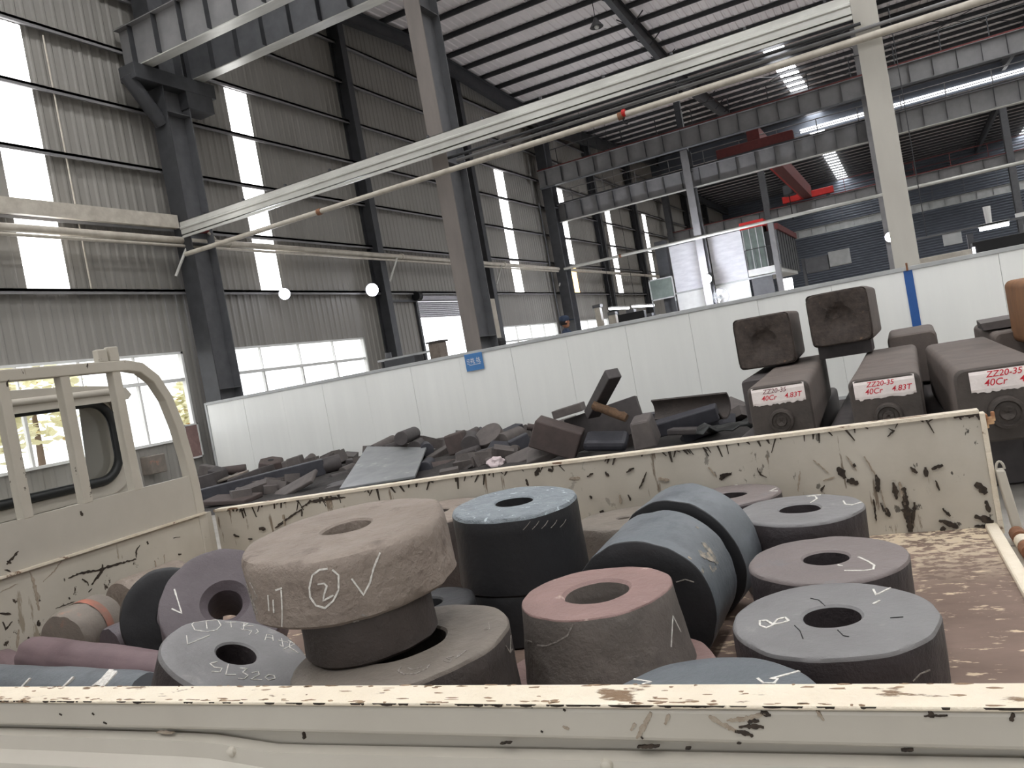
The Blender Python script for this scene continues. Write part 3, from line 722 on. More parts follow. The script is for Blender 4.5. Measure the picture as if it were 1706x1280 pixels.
for i in range(4): obj('mullion', MB().box(1.86 + i * .32, 1.9 + i * .32, -.04, .0, 4.05, 6.05), 'cap', o)
g = MB()
for i in range(7): g.cyl((1.9 + i * .22, -.12, 4.05), (1.9 + i * .22, -.12, 5.0), .012, n=6)
g.cyl((1.86, -.12, 5.0), (3.3, -.12, 5.0), .018, n=6); obj('railing', g, 'steel_dark', o)
for i in range(8): obj('side_mullion', MB().box(3.4, 3.43, .6 + i, .66 + i, 3.9, 5.75), 'steel_dark', o)
obj('office_post', MB().box(3.15, 3.4, -.35, -.1, 0, 6.2), 'girder', o)
obj('lower_wall', MB().box(1.9, 2.9, .2, .3, 0, 3.7), 'steel', o)
tag(obj('window_screen', MB().box(-5.28, -4.7, 40.9, 41, 2.2, 3.3), 'wallstrip'), 'bright square opening under the red topped office', 'opening', kind='thing')
o = thing('duct', 'pair of grey duct boxes hanging in the dark far bay', 'duct', onY(1345, 443, 45), kind='thing')
obj('duct_box', MB().box(-.05, 1.05, -.3, .3, -.4, .35), 'steel', o); obj('duct_box', MB().box(1.1, 2.1, -.3, .3, -.3, .45), 'cap', o)
obj('duct_post', MB().box(-.25, -.1, -.1, .1, -onY(1345, 443, 45).z, .4), 'steel', o)
p = onY(1530, 398, 24)
o = thing('cable_tray', 'cable tray with a flat box and drop rod above the right of the partition', 'tray', p, kind='thing')
g = MB().box(-.4, 2.75, -.08, .08, -.02, .02); obj('tray', g, 'steel', o)
o.rotation_euler = (0, 0, 0)
obj('switch_box', MB().box(.55, .98, -.05, .0, -.33, -.02), 'cap', o, bevel=.01)
obj('end_box', MB().box(2.2, 2.5, -.06, .06, 0, .12), 'white', o)
obj('drop_rod', MB().cyl((2.35, 0, 0), (2.35, 0, -p.z), .02, n=6), 'steel', o)
obj('vent_pipe', MB().cyl((1.62, 0, 0.02), (1.62, 0, .45), .07, .09, n=12), 'white', o)
obj('hanger', MB().cyl((.2, 0, 0), (.2, 0, 6), .012, n=5), 'steel_dark', o)
lowbox('machine', 'black cabinet machine under the hanging strip lamp', 'machine', 1665, 396, Y=23, size=(1.2, .6, 0), m='black', extra=lambda o, z: obj('status_light', MB().box(-.62, -.56, -.32, -.3, z - .3, z - .12), 'tube', o))
lowbox('machine', 'pale low machine housing right of the beige column', 'machine', 1572, 424, Y=25, size=(1.7, .5, 0), m='pipe', extra=lambda o, z: obj('machine_head', MB().box(.6, .75, -.1, .1, z, z + .4), 'steel_dark', o))

# trees outside the windows
for i, (x, y, h) in enumerate(((-27, 10.5, 5.2), (-25, 14.5, 4.2), (-30, 19.5, 5.6), (-26, 24, 3.6), (-28, 5, 5))):
    o = thing('tree', ['leafy tree outside seen through the truck cab windows', 'small tree outside behind the wall column', 'tree outside the window band beyond the partition end', 'low tree outside near the roller door', 'tree outside at the left picture edge'][i], 'tree', (x, y, -.05), kind='thing')
    obj('trunk', MB().tube([(0, 0, 0), (.1, 0, h * .3), (0, .1, h * .6)], lambda k: .16 - .04 * k, 8), 'bark', o, smooth=60)
    g = MB(); rr = random.Random(i)
    for k in range(260):
        a, b = rr.uniform(0, 6.28), rr.uniform(-1, 1); q = rr.uniform(.5, 1) * h * .36; c_ = V((math.cos(a) * q * math.sqrt(1 - b * b), math.sin(a) * q * math.sqrt(1 - b * b), h * .62 + b * q))
        R_ = Matrix.Rotation(rr.uniform(0, 6.3), 3, 'Z') @ Matrix.Rotation(rr.uniform(0, 3), 3, 'X'); s_ = rr.uniform(.2, .4)
        g.add([c_ + R_ @ V(p) for p in ((-s_, 0, 0), (0, -s_ * .5, .05), (s_, 0, 0), (0, s_ * .5, .05))], [(0, 1, 2, 3)])
    cr = obj('crown', g, 'leaf', o); cr['kind'] = 'stuff'
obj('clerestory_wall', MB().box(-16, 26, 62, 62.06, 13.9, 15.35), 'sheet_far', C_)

# ================================================================== TRUCK (truck frame: x along the bed, y away from the camera)
T = thing('flatbed_truck', 'small cream flatbed truck with chipped paint loaded with steel rings', 'truck', (0, 0, 0), TY)
BX0, BX1, BY0, BY1, BZ = -2.62, .235, .851, 2.60, .81
fl = obj('bed_floor', MB().box(BX0, BX1 - .02, BY0 - .02, BY1 + .02, BZ - .04, BZ), 'bedfloor', T)
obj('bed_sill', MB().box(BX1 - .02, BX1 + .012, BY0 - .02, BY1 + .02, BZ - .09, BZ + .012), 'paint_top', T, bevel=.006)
# near side board
nb = obj('side_board', MB().box(-2.75, .30, .803, .848, 1.0835, 1.122), 'paint_clean', T, bevel=.006, seg=3)
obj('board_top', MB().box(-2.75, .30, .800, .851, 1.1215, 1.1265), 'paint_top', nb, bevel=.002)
obj('board_panel', MB().box(-2.75, .30, .818, .84, .80, 1.085), 'paint_clean', nb)
prof = [(.812, 1.072), (.797, 1.068), (.793, 1.048), (.786, 1.043), (.776, 1.035), (.772, 1.02), (.772, .86), (.79, .84), (.79, .8), (.812, .8)]
rings = []
for i in range(60):
    x = -2.75 + 3.05 * i / 59
    dz = (.004 if x < -.9 else (.004 - .012 * min(1, (x + .9) / .12) if x < -.78 else -.008 + .011 * min(1, (x + .78) / .9)))
    dz -= .004 * max(0, (-1.2 - x))
    rings.append([V((x, y, z + (dz if z > 1.0 else 0))) for y, z in prof])
obj('lower_skirt', MB().loft(rings), 'paint_clean', nb, smooth=35)
for x, z in ((-.85, 1.0605), (-.323, 1.062), (-1.7, 1.06), (.2, 1.062)):
    g = MB().cyl((x, .7965, z), (x, .7915, z), .0075, .006, 14); g.cyl((x, .7915, z), (x, .7895, z), .006, .003, 14)
    obj('screw_head', g, 'paint', nb, smooth=50)
# far side board
def lp(x): return 1.124 + .022 * min(1, max(0, (x + 2.62) / 1.2))
g = MB(); n = 24; R1 = []; R2 = []
for i in range(n + 1):
    x = -2.62 + (BX1 + .012 + 2.62) * i / n; b = .008 * math.sin(i * .9)
    R1.append([V((x, BY1 + b * .3, BZ - .02)), V((x, BY1 + .035, BZ - .02)), V((x, BY1 + .035, lp(x) - .008)), V((x, BY1 + b * .3, lp(x) - .008))])
    R2.append([V((x, BY1 - .006, lp(x) - .010)), V((x, BY1 + .04, lp(x) - .010)), V((x, BY1 + .04, lp(x))), V((x, BY1 - .006, lp(x)))])
fb = obj('side_board', g.loft(R1), 'paint_far', T, smooth=30)
obj('board_rim', MB().loft(R2), 'paint_rim', fb)
x1 = BX1 + .012
obj('board_end_edge', MB().box(x1, x1 + .014, BY1 - .004, BY1 + .038, BZ - .02, 1.135), 'paint_rim', fb)
g = MB().box(x1 + .012, x1 + .034, BY1 + .0, BY1 + .012, 1.10, 1.122); g.box(x1 + .028, x1 + .038, BY1 + .0, BY1 + .012, 1.108, 1.136); g.box(x1 + .012, x1 + .02, BY1 + .0, BY1 + .03, 1.09, 1.13)
obj('latch_bracket', g, 'bedfloor_edge', fb, bevel=.003)
lt = obj('latch_post', MB().hexa([tuple(p) for p in ((.281, 2.58, .80), (.305, 2.58, .80), (.305, 2.62, .80), (.281, 2.62, .80), (.262, 2.58, .972), (.285, 2.58, .972), (.285, 2.62, .972), (.262, 2.62, .972))]), 'paint', T, bevel=.004)
obj('latch_hook', MB().tube([(.266 + .010 * (1 - math.cos(a)), 2.6, .972 + .022 * math.sin(a)) for a in [math.pi * i / 8 for i in range(9)]], .0035, 6), 'paint_clean', lt)
tg = obj('tail_board', MB().hexa([tuple(p) for p in ((.30, BY0, .42), (.33, BY0, .42), (.33, BY1, .42), (.30, BY1, .42), (.262, BY0, .775), (.29, BY0, .775), (.29, BY1, .775), (.262, BY1, .775))]), 'paint', T)
for k, y in enumerate((2.5, 2.42, 2.36, 2.0, 1.9, 1.8, 1.3, 1.2)):
    obj('hinge_knuckle', MB().cyl((.285, y, .80), (.285, y + .055, .80), .02, n=14), 'paint_rim' if k % 2 else 'rust', tg, smooth=40)
obj('hinge_pin', MB().cyl((.285, 1.0, .80), (.285, 2.57, .80), .009, n=8), 'rust', tg)
# headboard and guard rack
hb = obj('headboard', MB().box(BX0 - .03, BX0, BY0 - .05, BY1 - .02, BZ - .04, 1.122), 'paint', T)
obj('fold_rim', MB().box(BX0 - .03, BX0 + .012, BY0 - .05, 2.545, 1.120, 1.128), 'paint_rim', hb)
obj('upper_panel', MB().box(BX0 - .025, BX0 - .005, BY0 - .03, 2.535, 1.128, 1.29), 'paint_clean', hb)
gr = obj('guard_rack', MB().sweep([(BY0 + .02, 1.13), (BY0 + .02, 1.40), (BY0 + .05, 1.58), (BY0 + .12, 1.70), (BY0 + .24, 1.765), (BY0 + .4, 1.77), (1.6, 1.77), (2.0, 1.77), (2.30, 1.77), (2.37, 1.755), (2.43, 1.705), (2.475, 1.62), (2.505, 1.50), (2.522, 1.37), (2.53, 1.25), (2.53, 1.126)], BX0 - .045, BX0 + .0, .021), 'paint', T, bevel=.004)
obj('corner_post', MB().box(BX0 - .04, BX0 + .004, 2.508, 2.552, .8, 1.127), 'paint', gr, bevel=.004)
for y in (2.25, 2.03, 1.80, 1.575, 1.35, 1.125):
    obj('guard_bar', MB().box(BX0 - .042, BX0 - .004, y - .019, y + .019, 1.285, 1.752), 'paint', gr, bevel=.003)
g = MB().box(BX0 - .03, BX0 + .0, 2.18, 2.222, 1.788, 1.838); g.box(BX0 - .03, BX0 + .0, 2.232, 2.274, 1.788, 1.846)
obj('rack_stop', g, 'paint', gr, bevel=.004)
# cab
def rrect(y0, y1, z0, z1, r, k=8):
    out = []
    for cy_, cz_, a0 in ((y1 - r, z1 - r, 0), (y0 + r, z1 - r, 90), (y0 + r, z0 + r, 180), (y1 - r, z0 + r, 270)):
        for i in range(k + 1):
            a = math.radians(a0 + 90 * i / k); out.append((cy_ + r * math.cos(a), cz_ + r * math.sin(a)))
    return out
def holed(x0, x1, outer, inner):
    g = MB(); n = len(outer)
    o0 = [V((x0, *p)) for p in outer]; o1 = [V((x1, *p)) for p in outer]; i0 = [V((x0, *p)) for p in inner]; i1 = [V((x1, *p)) for p in inner]
    g.loft([o0, i0, i1, o1, o0], True, (False, False)); return g
CX = -3.05
cab = obj('cab', holed(CX, CX - .04, rrect(.80, 2.60, .75, 1.725, .05), rrect(.92, 2.535, 1.325, 1.665, .11)), 'paint_clean', T, smooth=30)
inner = rrect(.92, 2.535, 1.325, 1.665, .11)
obj('window_seal', MB().tube([(CX + .012, *p) for p in inner + inner[:1]], .02, 8), 'rubber', cab, smooth=60)
obj('rear_window', MB().add([V((CX - .02, *p)) for p in inner], [list(range(len(inner)))]), 'cabglass', cab)
obj('window_surround', holed(CX + .012, CX, rrect(.86, 2.59, 1.262, 1.71, .13), rrect(.90, 2.555, 1.305, 1.685, .125)), 'paint_clean', cab, smooth=30)
g = MB(); rg = []
for i in range(13):
    t = i / 12; x = CX + .06 - 1.5 * t; zt = 1.70 + .05 * math.sin(math.pi * min(1, t * 1.2 + .05)) ** .6; hw = .92 - .04 * t
    rg.append([V((x, 1.70 + hw * math.cos(a), zt - .04 + .075 * max(0, math.sin(a)) ** .6 - (.02 if math.sin(a) < 0 else 0))) for a in [2 * math.pi * k / 28 for k in range(28)]])
obj('cab_roof', g.loft(rg), 'paint_clean', cab, smooth=50)
for y in (.80, 2.565):
    g = MB().hexa([V(p) for p in ((CX - .3, y, .75), (CX, y, .75), (CX, y + .04, .75), (CX - .3, y + .04, .75), (CX - .22, y, 1.71), (CX, y, 1.71), (CX, y + .04, 1.71), (CX - .22, y + .04, 1.71))])
    g.box(CX - 1.45, CX - .25, y, y + .04, .75, 1.22); g.hexa([V(p) for p in ((CX - 1.62, y, 1.2), (CX - 1.5, y, 1.2), (CX - 1.5, y + .04, 1.2), (CX - 1.62, y + .04, 1.2), (CX - 1.38, y, 1.71), (CX - 1.26, y, 1.71), (CX - 1.26, y + .04, 1.71), (CX - 1.38, y + .04, 1.71))])
    obj('cab_side', g, 'paint_clean', cab, bevel=.01)
obj('cab_front', MB().box(CX - 1.7, CX - 1.45, .80, 2.605, .6, 1.23), 'paint_clean', cab, bevel=.05, seg=4)
obj('dashboard', MB().box(CX - 1.48, CX - 1.15, .85, 2.56, 1.05, 1.26), 's_pinkbar', cab, bevel=.04, seg=3)
obj('cab_floor', MB().box(CX - 1.5, CX, .82, 2.58, .72, .78), 'rubber', cab)
obj('seat_back', MB().box(CX - .35, CX - .2, .95, 2.09, .95, 1.64), 'black', cab, bevel=.05, seg=4)
obj('rib_pressing', MB().sweep([(2.18, 1.20), (2.2, 1.235), (2.25, 1.25), (2.42, 1.25), (2.5, 1.25)], CX - .002, CX + .012, .012), 'paint_clean', cab, bevel=.004)
g = MB().tube([(CX + .02, 2.545, 1.70), (CX + .015, 2.6, 1.42), (CX + .015, 2.615, 1.0)], .018, 8)
obj('roof_gutter', MB().tube([(CX + .06, .86, 1.70), (CX + .06, 2.56, 1.70), (CX + .0, 2.62, 1.69), (CX - 1.2, 2.6, 1.70)], .014, 8), 'paint_clean', cab, smooth=50)
obj('pillar_rib', g, 'paint_clean', cab, smooth=50)
for y in (1.25, 2.15): obj('chassis_rail', MB().box(-4.6, .1, y - .04, y + .04, .55, .77), 'black', T)
for x, y in ((-4.1, .98), (-4.1, 2.42), (-.9, 1.05), (-.9, 2.35)):
    wh = obj('wheel', MB().cyl((x, y - .1, .34), (x, y + .1, .34), .34, n=28), 'rubber', T, bevel=.03)
    obj('hub', MB().cyl((x, y - .105, .34), (x, y + .105, .34), .16, n=16), 'paint_clean', wh)
    obj('axle_mount', MB().box(x - .05, x + .05, 1.25, 2.15, .3, .55), 'black', wh)


# ================================================================== STEEL RINGS ON THE BED
def basis(n):
    n = n.normalized(); a = TXV - n * n.dot(TXV); a.normalize(); b = n.cross(a); return Matrix((a, b, n)).transposed()


def ring_disc(label, c, n, r, t, hole, m, name='steel_ring', ch=.008, rough=.006, r_low=None, seed=0, group=None, hole_ch=.004, cat='steel ring', rp=.9, lip=0):
    """c: world centre of the top face, n: axis, r: top radius"""
    R3 = basis(n); base = c - n.normalized() * t; rl = r_low or r
    mats = list(m) if isinstance(m, tuple) else [m, m]
    mb = MB(); N_ = 72
    def fn(p, k):
        rr = math.hypot(p.x, p.y); q = p.copy()
        f = noise.noise(V((p.x * 9 + seed * 3.1, p.y * 9, p.z * 5))) + .5 * noise.noise(V((p.x * 26, p.y * 26 + seed, p.z * 14)))
        if rr > hole * 1.5: q.x *= 1 + f * rough / r; q.y *= 1 + f * rough / r
        elif rr > 1e-4: q.x *= 1 + f * rough * .7 / rr * .5; q.y *= 1 + f * rough * .7 / rr * .5
        q.z += rough * .35 * noise.noise(V((p.x * 14, p.y * 14 + seed * 2, 3.3))) if p.z > t * .8 else 0
        return q
    side = []
    k = 6
    for i in range(k + 1):
        z = .006 + (t - ch - .006) * i / k; side.append((rl + (r - rl) * (i / k) ** .8, z))
    prof_side = [(hole, .0), (rl - .006, 0)] + side
    prof_top = [side[-1], (r - ch * .35, t - ch * .3), (r - ch, t), (r * .72 + hole * .28, t), (r * .4 + hole * .6, t), (hole + hole_ch, t), (hole, t - hole_ch)]
    prof_hole = [(hole, t - hole_ch), (hole * .98, t * .6), (hole, 0.0)]
    for i, pf in enumerate((prof_side, prof_top, prof_hole)):
        mb.mi = 1 if i == 1 and mats[0] != mats[1] else 0; mb.lathe(pf, N_, fn)
    if mats[0] == mats[1]: mats = mats[:1]
    o = obj(name, mb, mats, smooth=38); mw = Matrix.Translation(base) @ R3.to_4x4(); o.matrix_world = mw
    tag(o, label, cat, group); o['_t'] = t; o['_r'] = r; return o


def chalk(o, strokes, width=.006, m='chalk', on='top', name='chalk_mark'):
    """strokes drawn on the ring's top face or on its round side, found along the photo rays, kept in the ring's own frame"""
    mw = o.matrix_world; inv = mw.inverted(); g = MB(); tree = BVHTree.FromPolygons([p.co for p in o.data.vertices], [tuple(p.vertices) for p in o.data.polygons]); rnd = random.Random(len(strokes) * 7 + int(strokes[0][0][0]))
    last = None
    for st in strokes:
        pts = []; g = MB()
        for (a, b), (c_, d_) in zip(st, st[1:]):
            k = max(1, int(math.hypot(c_ - a, d_ - b) / 4))
            pts += [(a + (c_ - a) * i / k, b + (d_ - b) * i / k) for i in range(k)]
        pts.append(st[-1]); P = []
        for u, v in pts:
            e = inv @ EYE; d = (inv.to_3x3() @ ray(u, v)).normalized()
            q, nn, fi, ds = tree.ray_cast(e, d)
            if q is None: continue
            if nn.dot(d) > 0: nn = -nn
            if (on == 'top') != (nn.z > .6): continue
            P.append((q, nn))
        if len(P) < 2: continue
        ra = []
        for i, (q, nn) in enumerate(P):
            tt = (P[min(i + 1, len(P) - 1)][0] - P[max(i - 1, 0)][0])
            if tt.length < 1e-7: continue
            sd = nn.cross(tt.normalized()) * width * .34 * rnd.uniform(.65, 1.15)
            ra.append([q - sd - nn * .004, q + sd - nn * .004, q + sd + nn * .0012, q - sd + nn * .0012])
        if len(ra) > 1: last = obj(name, g.loft(ra), m, o)
    return last


def cr(o, s, l): return [(o[0] + s * a, o[1] + s * b) for a, b in l]
c8 = lambda *l: cr((1180, 760), 526 / 1683, l)
c7 = lambda *l: cr((800, 780), 460 / 1549, l)
c6 = lambda *l: cr((380, 800), 520 / 1706, l)
c5 = lambda *l: cr((0, 850), 530 / 1706, l)
def tn(a, b, z=1): return RTY @ V((a, b, z))
def circ(cx, cy, rx, ry, n=14, a0=0, a1=360): return [(cx + rx * math.cos(math.radians(a0 + (a1 - a0) * i / n)), cy + ry * math.sin(math.radians(a0 + (a1 - a0) * i / n))) for i in range(n + 1)]

dA = ring_disc('grey steel ring chalked 8 at the near right of the load', tw(-.126, 1.399, 1.0), tn(.01, -.03), .162, .19, .046, ('s_side', 's_grey'), seed=1)
chalk(dA, [c8((430, 880), (410, 862), (370, 872), (340, 905), (310, 918), (275, 905), (275, 880), (310, 878), (345, 900), (390, 892), (430, 880)), c8((880, 712), (895, 742), (985, 698)), c8((878, 790), (915, 772))], .006)
chalk(dA, [c8((545, 760), (590, 770), (622, 800)), c8((460, 905), (490, 935), (505, 975)), c8((690, 930), (720, 960), (750, 965)), c8((970, 865), (1040, 860))], .002, 'black', name='crack')
chalk(dA, [c8((1090, 1200), (1130, 1160), (1180, 1140))], .003, 'chalk_faint', 'side', 'chalk_scratch')
dB = ring_disc('mauve steel ring chalked with a long hooked stroke behind the one chalked 8', tw(-.148, 1.741, 1.0), tn(.015, -.02), .156, .19, .045, ('s_side', 's_mauve'), seed=2)
chalk(dB, [c8((800, 540), (850, 562), (885, 585), (880, 605), (830, 612), (725, 612)), c8((690, 582), (715, 588))], .006)
dC = ring_disc('grey steel ring with two chalk ticks next to the far side board', tw(-.225, 2.144, 1.015), tn(.03, -.01), .155, .205, .05, ('s_side', 's_grey'), seed=3)
chalk(dC, [c8((600, 208), (525, 215), (570, 215), (580, 228), (545, 250)), c8((720, 240), (730, 258), (765, 262), (830, 243))], .007)
dD = ring_disc('flat mauve steel ring with a long chalk line in the far right corner', tw(-.448, 2.445, 1.005), tn(0, 0), .15, .115, .05, ('s_side', 's_mauve'), seed=4)
chalk(dD, [c8((20, 163), (155, 155), (153, 138)), c8((375, 165), (328, 188), (412, 185))], .006)
dP = ring_disc('blue grey steel ring half hidden behind the near rail', tw(-.276, 1.086, 1.0), tn(0, 0), .154, .19, .046, ('s_side', 's_bluegrey'), seed=5)
chalk(dP, [[(1043, 1131), (1060, 1133), (1085, 1137), (1070, 1141)], [(1262, 1131), (1272, 1139), (1290, 1139), (1296, 1132), (1284, 1132), (1335, 1118)]], .006)
# spacers under the far rings so nothing floats
dD2 = ring_disc('hidden dark ring under the far corner ring', tw(-.462, 2.47, .888), tn(0, 0), .12, .078, .05, 's_dark', seed=14)

# pink topped hub on its pink flange
gf = ring_disc('pinkish flat flange plate under the pink topped hub', tw(-.55, 1.435, .9), tn(.01, 0), .205, .09, .07, ('s_pinkbar', 's_pink'), seed=6, cat='flange')
dG = ring_disc('tapered hub with a pink painted top and oval hole on the flange', tw(-.542, 1.44, 1.05), tn(.003, -.034), .143, .148, .062, ('s_pinkside', 's_pink'), seed=7, ch=.004, r_low=.165, hole_ch=.006, cat='hub')
chalk(dG, [c7((1070, 1005), (1080, 830), (1125, 920))], .003, on='side')
chalk(dG, [c7((320, 995), (370, 998), (430, 975), (490, 940), (520, 880)), c7((240, 965), (290, 975))], .004, 'chalk_faint', 'side', 'chalk_scratch')
# standing pair: end faces coloured dark as shaded, round sides paler as lit
def std(label, c, az, el, r, t, m, seed, hole=.045, **k):
    a, e = math.radians(az), math.radians(el); n = tn(math.cos(e) * math.sin(a), math.cos(e) * math.cos(a), math.sin(e)); return ring_disc(label, tw(*c), n, r, t, hole, m, seed=seed, **k)
dE1 = std('thick blue grey ring standing on edge, the nearer of the upright pair', (-.517, 1.635, .943), 182.5, -3, .152, .225, ('s_bluegrey', 's_dark'), 8, ch=.003)
dE2 = std('thick blue grey ring standing on edge, the farther of the upright pair', (-.498, 1.925, .956), 192.5, -6, .159, .13, ('s_bluegrey', 's_dark'), 9, ch=.003)
chalk(dE1, [c7((1100, 640), (1150, 625), (1200, 640))], .003, 'chalk_faint', 'top')
# tall cylinder with flaky top
f0 = ring_disc('dark ring under the tall flaky topped cylinder', tw(-.915, 1.925, .945), tn(0, 0), .16, .135, .05, 's_dark', seed=10)
dF = ring_disc('tall dark cylinder with a flaky pale blue top', tw(-.906, 1.921, 1.15), tn(.053, -.049), .165, .2, .05, ('s_dark', 's_scale'), seed=11, ch=.012, r_low=.172, rough=.005, cat='steel cylinder')
chalk(dF, [c7((240 + 52 * i, 348 - 4 * i), (262 + 52 * i, 325 - 4 * i), (300 + 50 * i - 20, 300 - 3 * i)) for i in range(5)], .002, 'chalk_faint', 'side')
# big brown stack
dJ = ring_disc('wide brown ring chalked SL at the bottom of the big stack', tw(-.824, 1.184, 1.055), tn(-.023, -.025), .193, .24, .08, ('s_darkbrown', 's_greybrown'), seed=12)
chalk(dJ, [c6((1100, 1010), (1090, 1030), (1030, 1060), (960, 1065), (930, 1045), (945, 1025)), c6((985, 1030), (1010, 1040), (1060, 1025)), c6((1235, 965), (1195, 975), (1220, 985), (1210, 1000), (1180, 990)), c6((1260, 955), (1250, 975), (1300, 935))], .004, 'chalk_faint')
chalk(dJ, [c6((1430, 820), (1425, 780)), c6((1400, 820), (1420, 815))], .003, 'chalk_faint')
chalk(dJ, [c6((1545, 850), (1540, 945), (1515, 905)), c6((1540, 945), (1552, 925))], .003, 'chalk_faint', 'side')
dI = ring_disc('dark brown smaller ring in the middle of the big stack', tw(-.889, 1.19, 1.146), tn(.0, -.055), .119, .088, .05, 's_darkbrown', seed=13, ch=.004)
dH = ring_disc('largest dusty brown ring chalked with a circled 2, topmost of its stack', tw(-.926, 1.226, 1.262), tn(.022, -.081), .190, .115, .046, 's_brown', seed=15, ch=.014, rough=.010, r_low=.187)
chalk(dH, [c6((570, 490), (605, 520), (605, 600), (575, 660), (530, 700), (480, 685), (450, 640), (445, 590), (460, 520), (500, 490), (545, 485)),
           c6((675, 540), (740, 628), (775, 560), (795, 480), (830, 398)), c6((490, 570), (525, 565), (540, 580), (525, 625), (520, 660), (575, 630))], .0045, on='side')
chalk(dH, [c6((262, 602), (295, 590)), c6((292, 600), (298, 720), (296, 828)), c6((220, 630), (225, 715)), c6((248, 655), (252, 725))], .004, 'chalk', 'side')
chalk(dH, [c6((100, 565), (120, 640), (135, 700), (150, 735)), c6((120, 560), (160, 640), (135, 660), (160, 730)), c6((640, 795), (700, 770), (760, 765), (820, 750), (900, 715)), c6((730, 735), (760, 745), (745, 765))], .004, 'chalk_faint', 'side')
# tilted SL320 ring
dK = std('tilted grey ring chalked SL320 and a circled 1 by the near rail', (-1.265, 1.245, 1.022), 80, 63, .150, .115, ('s_side', 's_grey'), 16, hole=.041, ch=.012)
chalk(dK, [c5((1185, 620), (1170, 595), (1120, 578), (1060, 585), (1028, 615), (1045, 645), (1110, 655), (1160, 645), (1185, 620)), c5((1105, 600), (1110, 638)),
           c5((1000, 675), (1005, 722), (1060, 700), (1125, 672)), c5((1205, 603), (1265, 603)), c5((1235, 585), (1240, 630)),
           c5((1285, 583), (1345, 585)), c5((1290, 605), (1330, 610), (1300, 625), (1360, 622)), c5((1310, 590), (1305, 640)), c5((1290, 640), (1350, 650), (1335, 672)), c5((1375, 640), (1385, 655), (1370, 665)),
           c5((1420, 700), (1430, 668), (1462, 675), (1465, 705)), c5((1425, 685), (1462, 690)), c5((1490, 700), (1545, 712)), c5((1510, 690), (1518, 735), (1500, 725)), c5((1545, 700), (1580, 720), (1520, 748)), c5((1560, 690), (1550, 735), (1600, 768))], .0024)
chalk(dK, [c5((1165, 815), (1125, 825), (1150, 845), (1190, 850), (1180, 870), (1135, 868)), c5((1228, 815), (1210, 885), (1265, 885)), c5((1285, 850), (1325, 852), (1300, 872), (1330, 888), (1310, 908), (1275, 905)),
           c5((1350, 875), (1385, 868), (1390, 885), (1345, 910), (1405, 912)), c5((1440, 885), (1420, 900), (1440, 915), (1475, 905), (1470, 890), (1440, 885))], .003)
dK2 = ring_disc('dark low ring supporting the tilted SL320 ring', tw(-1.275, 1.25, .905), tn(0, 0), .11, .095, .03, 's_dark', seed=20)
# standing leaning ring and its neighbour
dL = std('purple grey ring leaning upright with a chalk tick', (-1.65, 1.616, 1.02), 132, 40, .164, .165, 's_purple', 17, hole=.044, ch=.006, hole_ch=.02)
chalk(dL, [c5((935, 425), (975, 555), (920, 530))], .006)
dM = std('black ring standing on edge against the headboard side of the leaning ring', (-1.96, 1.71, .955), 128, 8, .142, .1, 's_dark', 18, hole=.04)
# rings glimpsed behind
ring_disc('brown ring behind the big stack against the far side board', tw(-1.42, 2.37, 1.06), tn(0, -.03), .19, .25, .05, ('s_darkbrown', 's_brown'), seed=19)
o_ = ring_disc('brownish ring between the tall cylinder and the upright pair', tw(-.76, 2.36, .985), tn(0, 0), .15, .175, .02, 's_greybrown', seed=21)
ring_disc('dark ring lying behind the wide brown ring', tw(-1.05, 1.62, .985), tn(0, 0), .13, .175, .05, 's_dark', seed=22)


# ---- round billets at the left end
def billet(label, p0, p1, r, m, seed=0, ridge=True):
    p0, p1 = tw(*p0), tw(*p1); d = (p1 - p0); L_ = d.length; mb = MB(); n = 40; k = 14; rg = []
    for i in range(k + 1):
        z = L_ * i / k; rr = r * (1 if 0 < i < k else .95)
        rg.append([V(((rr + .004 * noise.noise(V((math.cos(a) * 3, math.sin(a) * 3 + seed, z * 9)))) * math.cos(a), (rr + .004 * noise.noise(V((math.cos(a) * 3, math.sin(a) * 3 + seed, z * 9)))) * math.sin(a), z)) for a in [2 * math.pi * j / n for j in range(n)]])
        if i == 0: rg.insert(0, [V((q.x * .97, q.y * .97, -.004)) for q in rg[0]])
    o = obj('steel_billet', mb.loft(rg), m, smooth=40)
    o.matrix_world = Matrix.Translation(p0) @ basis(d).to_4x4() if abs(d.normalized().dot(TXV)) < .98 else Matrix.Translation(p0) @ d.to_track_quat('Z', 'Y').to_matrix().to_4x4()
    return tag(o, label, 'billet')
billet('short fat brown billet with a reddish band leaning on the headboard corner', (-2.40, 1.68, .905), (-2.43, 1.85, .915), .089, 's_greybrown', 1)
fat = [q for q in bpy.data.objects if q.name.startswith('steel_billet')][-1]
obj('paint_band', MB().cyl((0, 0, .085), (0, 0, .115), .0915, n=40, caps=(False, False)), 'red_band', fat, smooth=60)
billet('pale brown billet behind the fat one near the headboard', (-2.47, 1.96, .925), (-2.46, 2.22, .925), .085, 's_brown', 2)
billet('grey short billet between the fat brown one and the black ring', (-2.22, 1.70, .875), (-2.18, 1.95, .88), .062, 's_purple', 3)
billet('pink round bar lying over the others', (-2.28, 1.50, .93), (-1.62, 1.40, .905), .056, 's_pinkbar', 4)
billet('pink grey round bar at the left picture edge', (-2.58, 1.60, .865), (-2.05, 1.36, .865), .05, 's_pinkbar', 5)
bg_ = billet('grey round bar with white chalk streaks behind the near rail', (-2.35, 1.36, .905), (-1.60, 1.29, .905), .058, 's_bluegrey', 6)
g = MB(); iv = bg_.matrix_world.inverted()
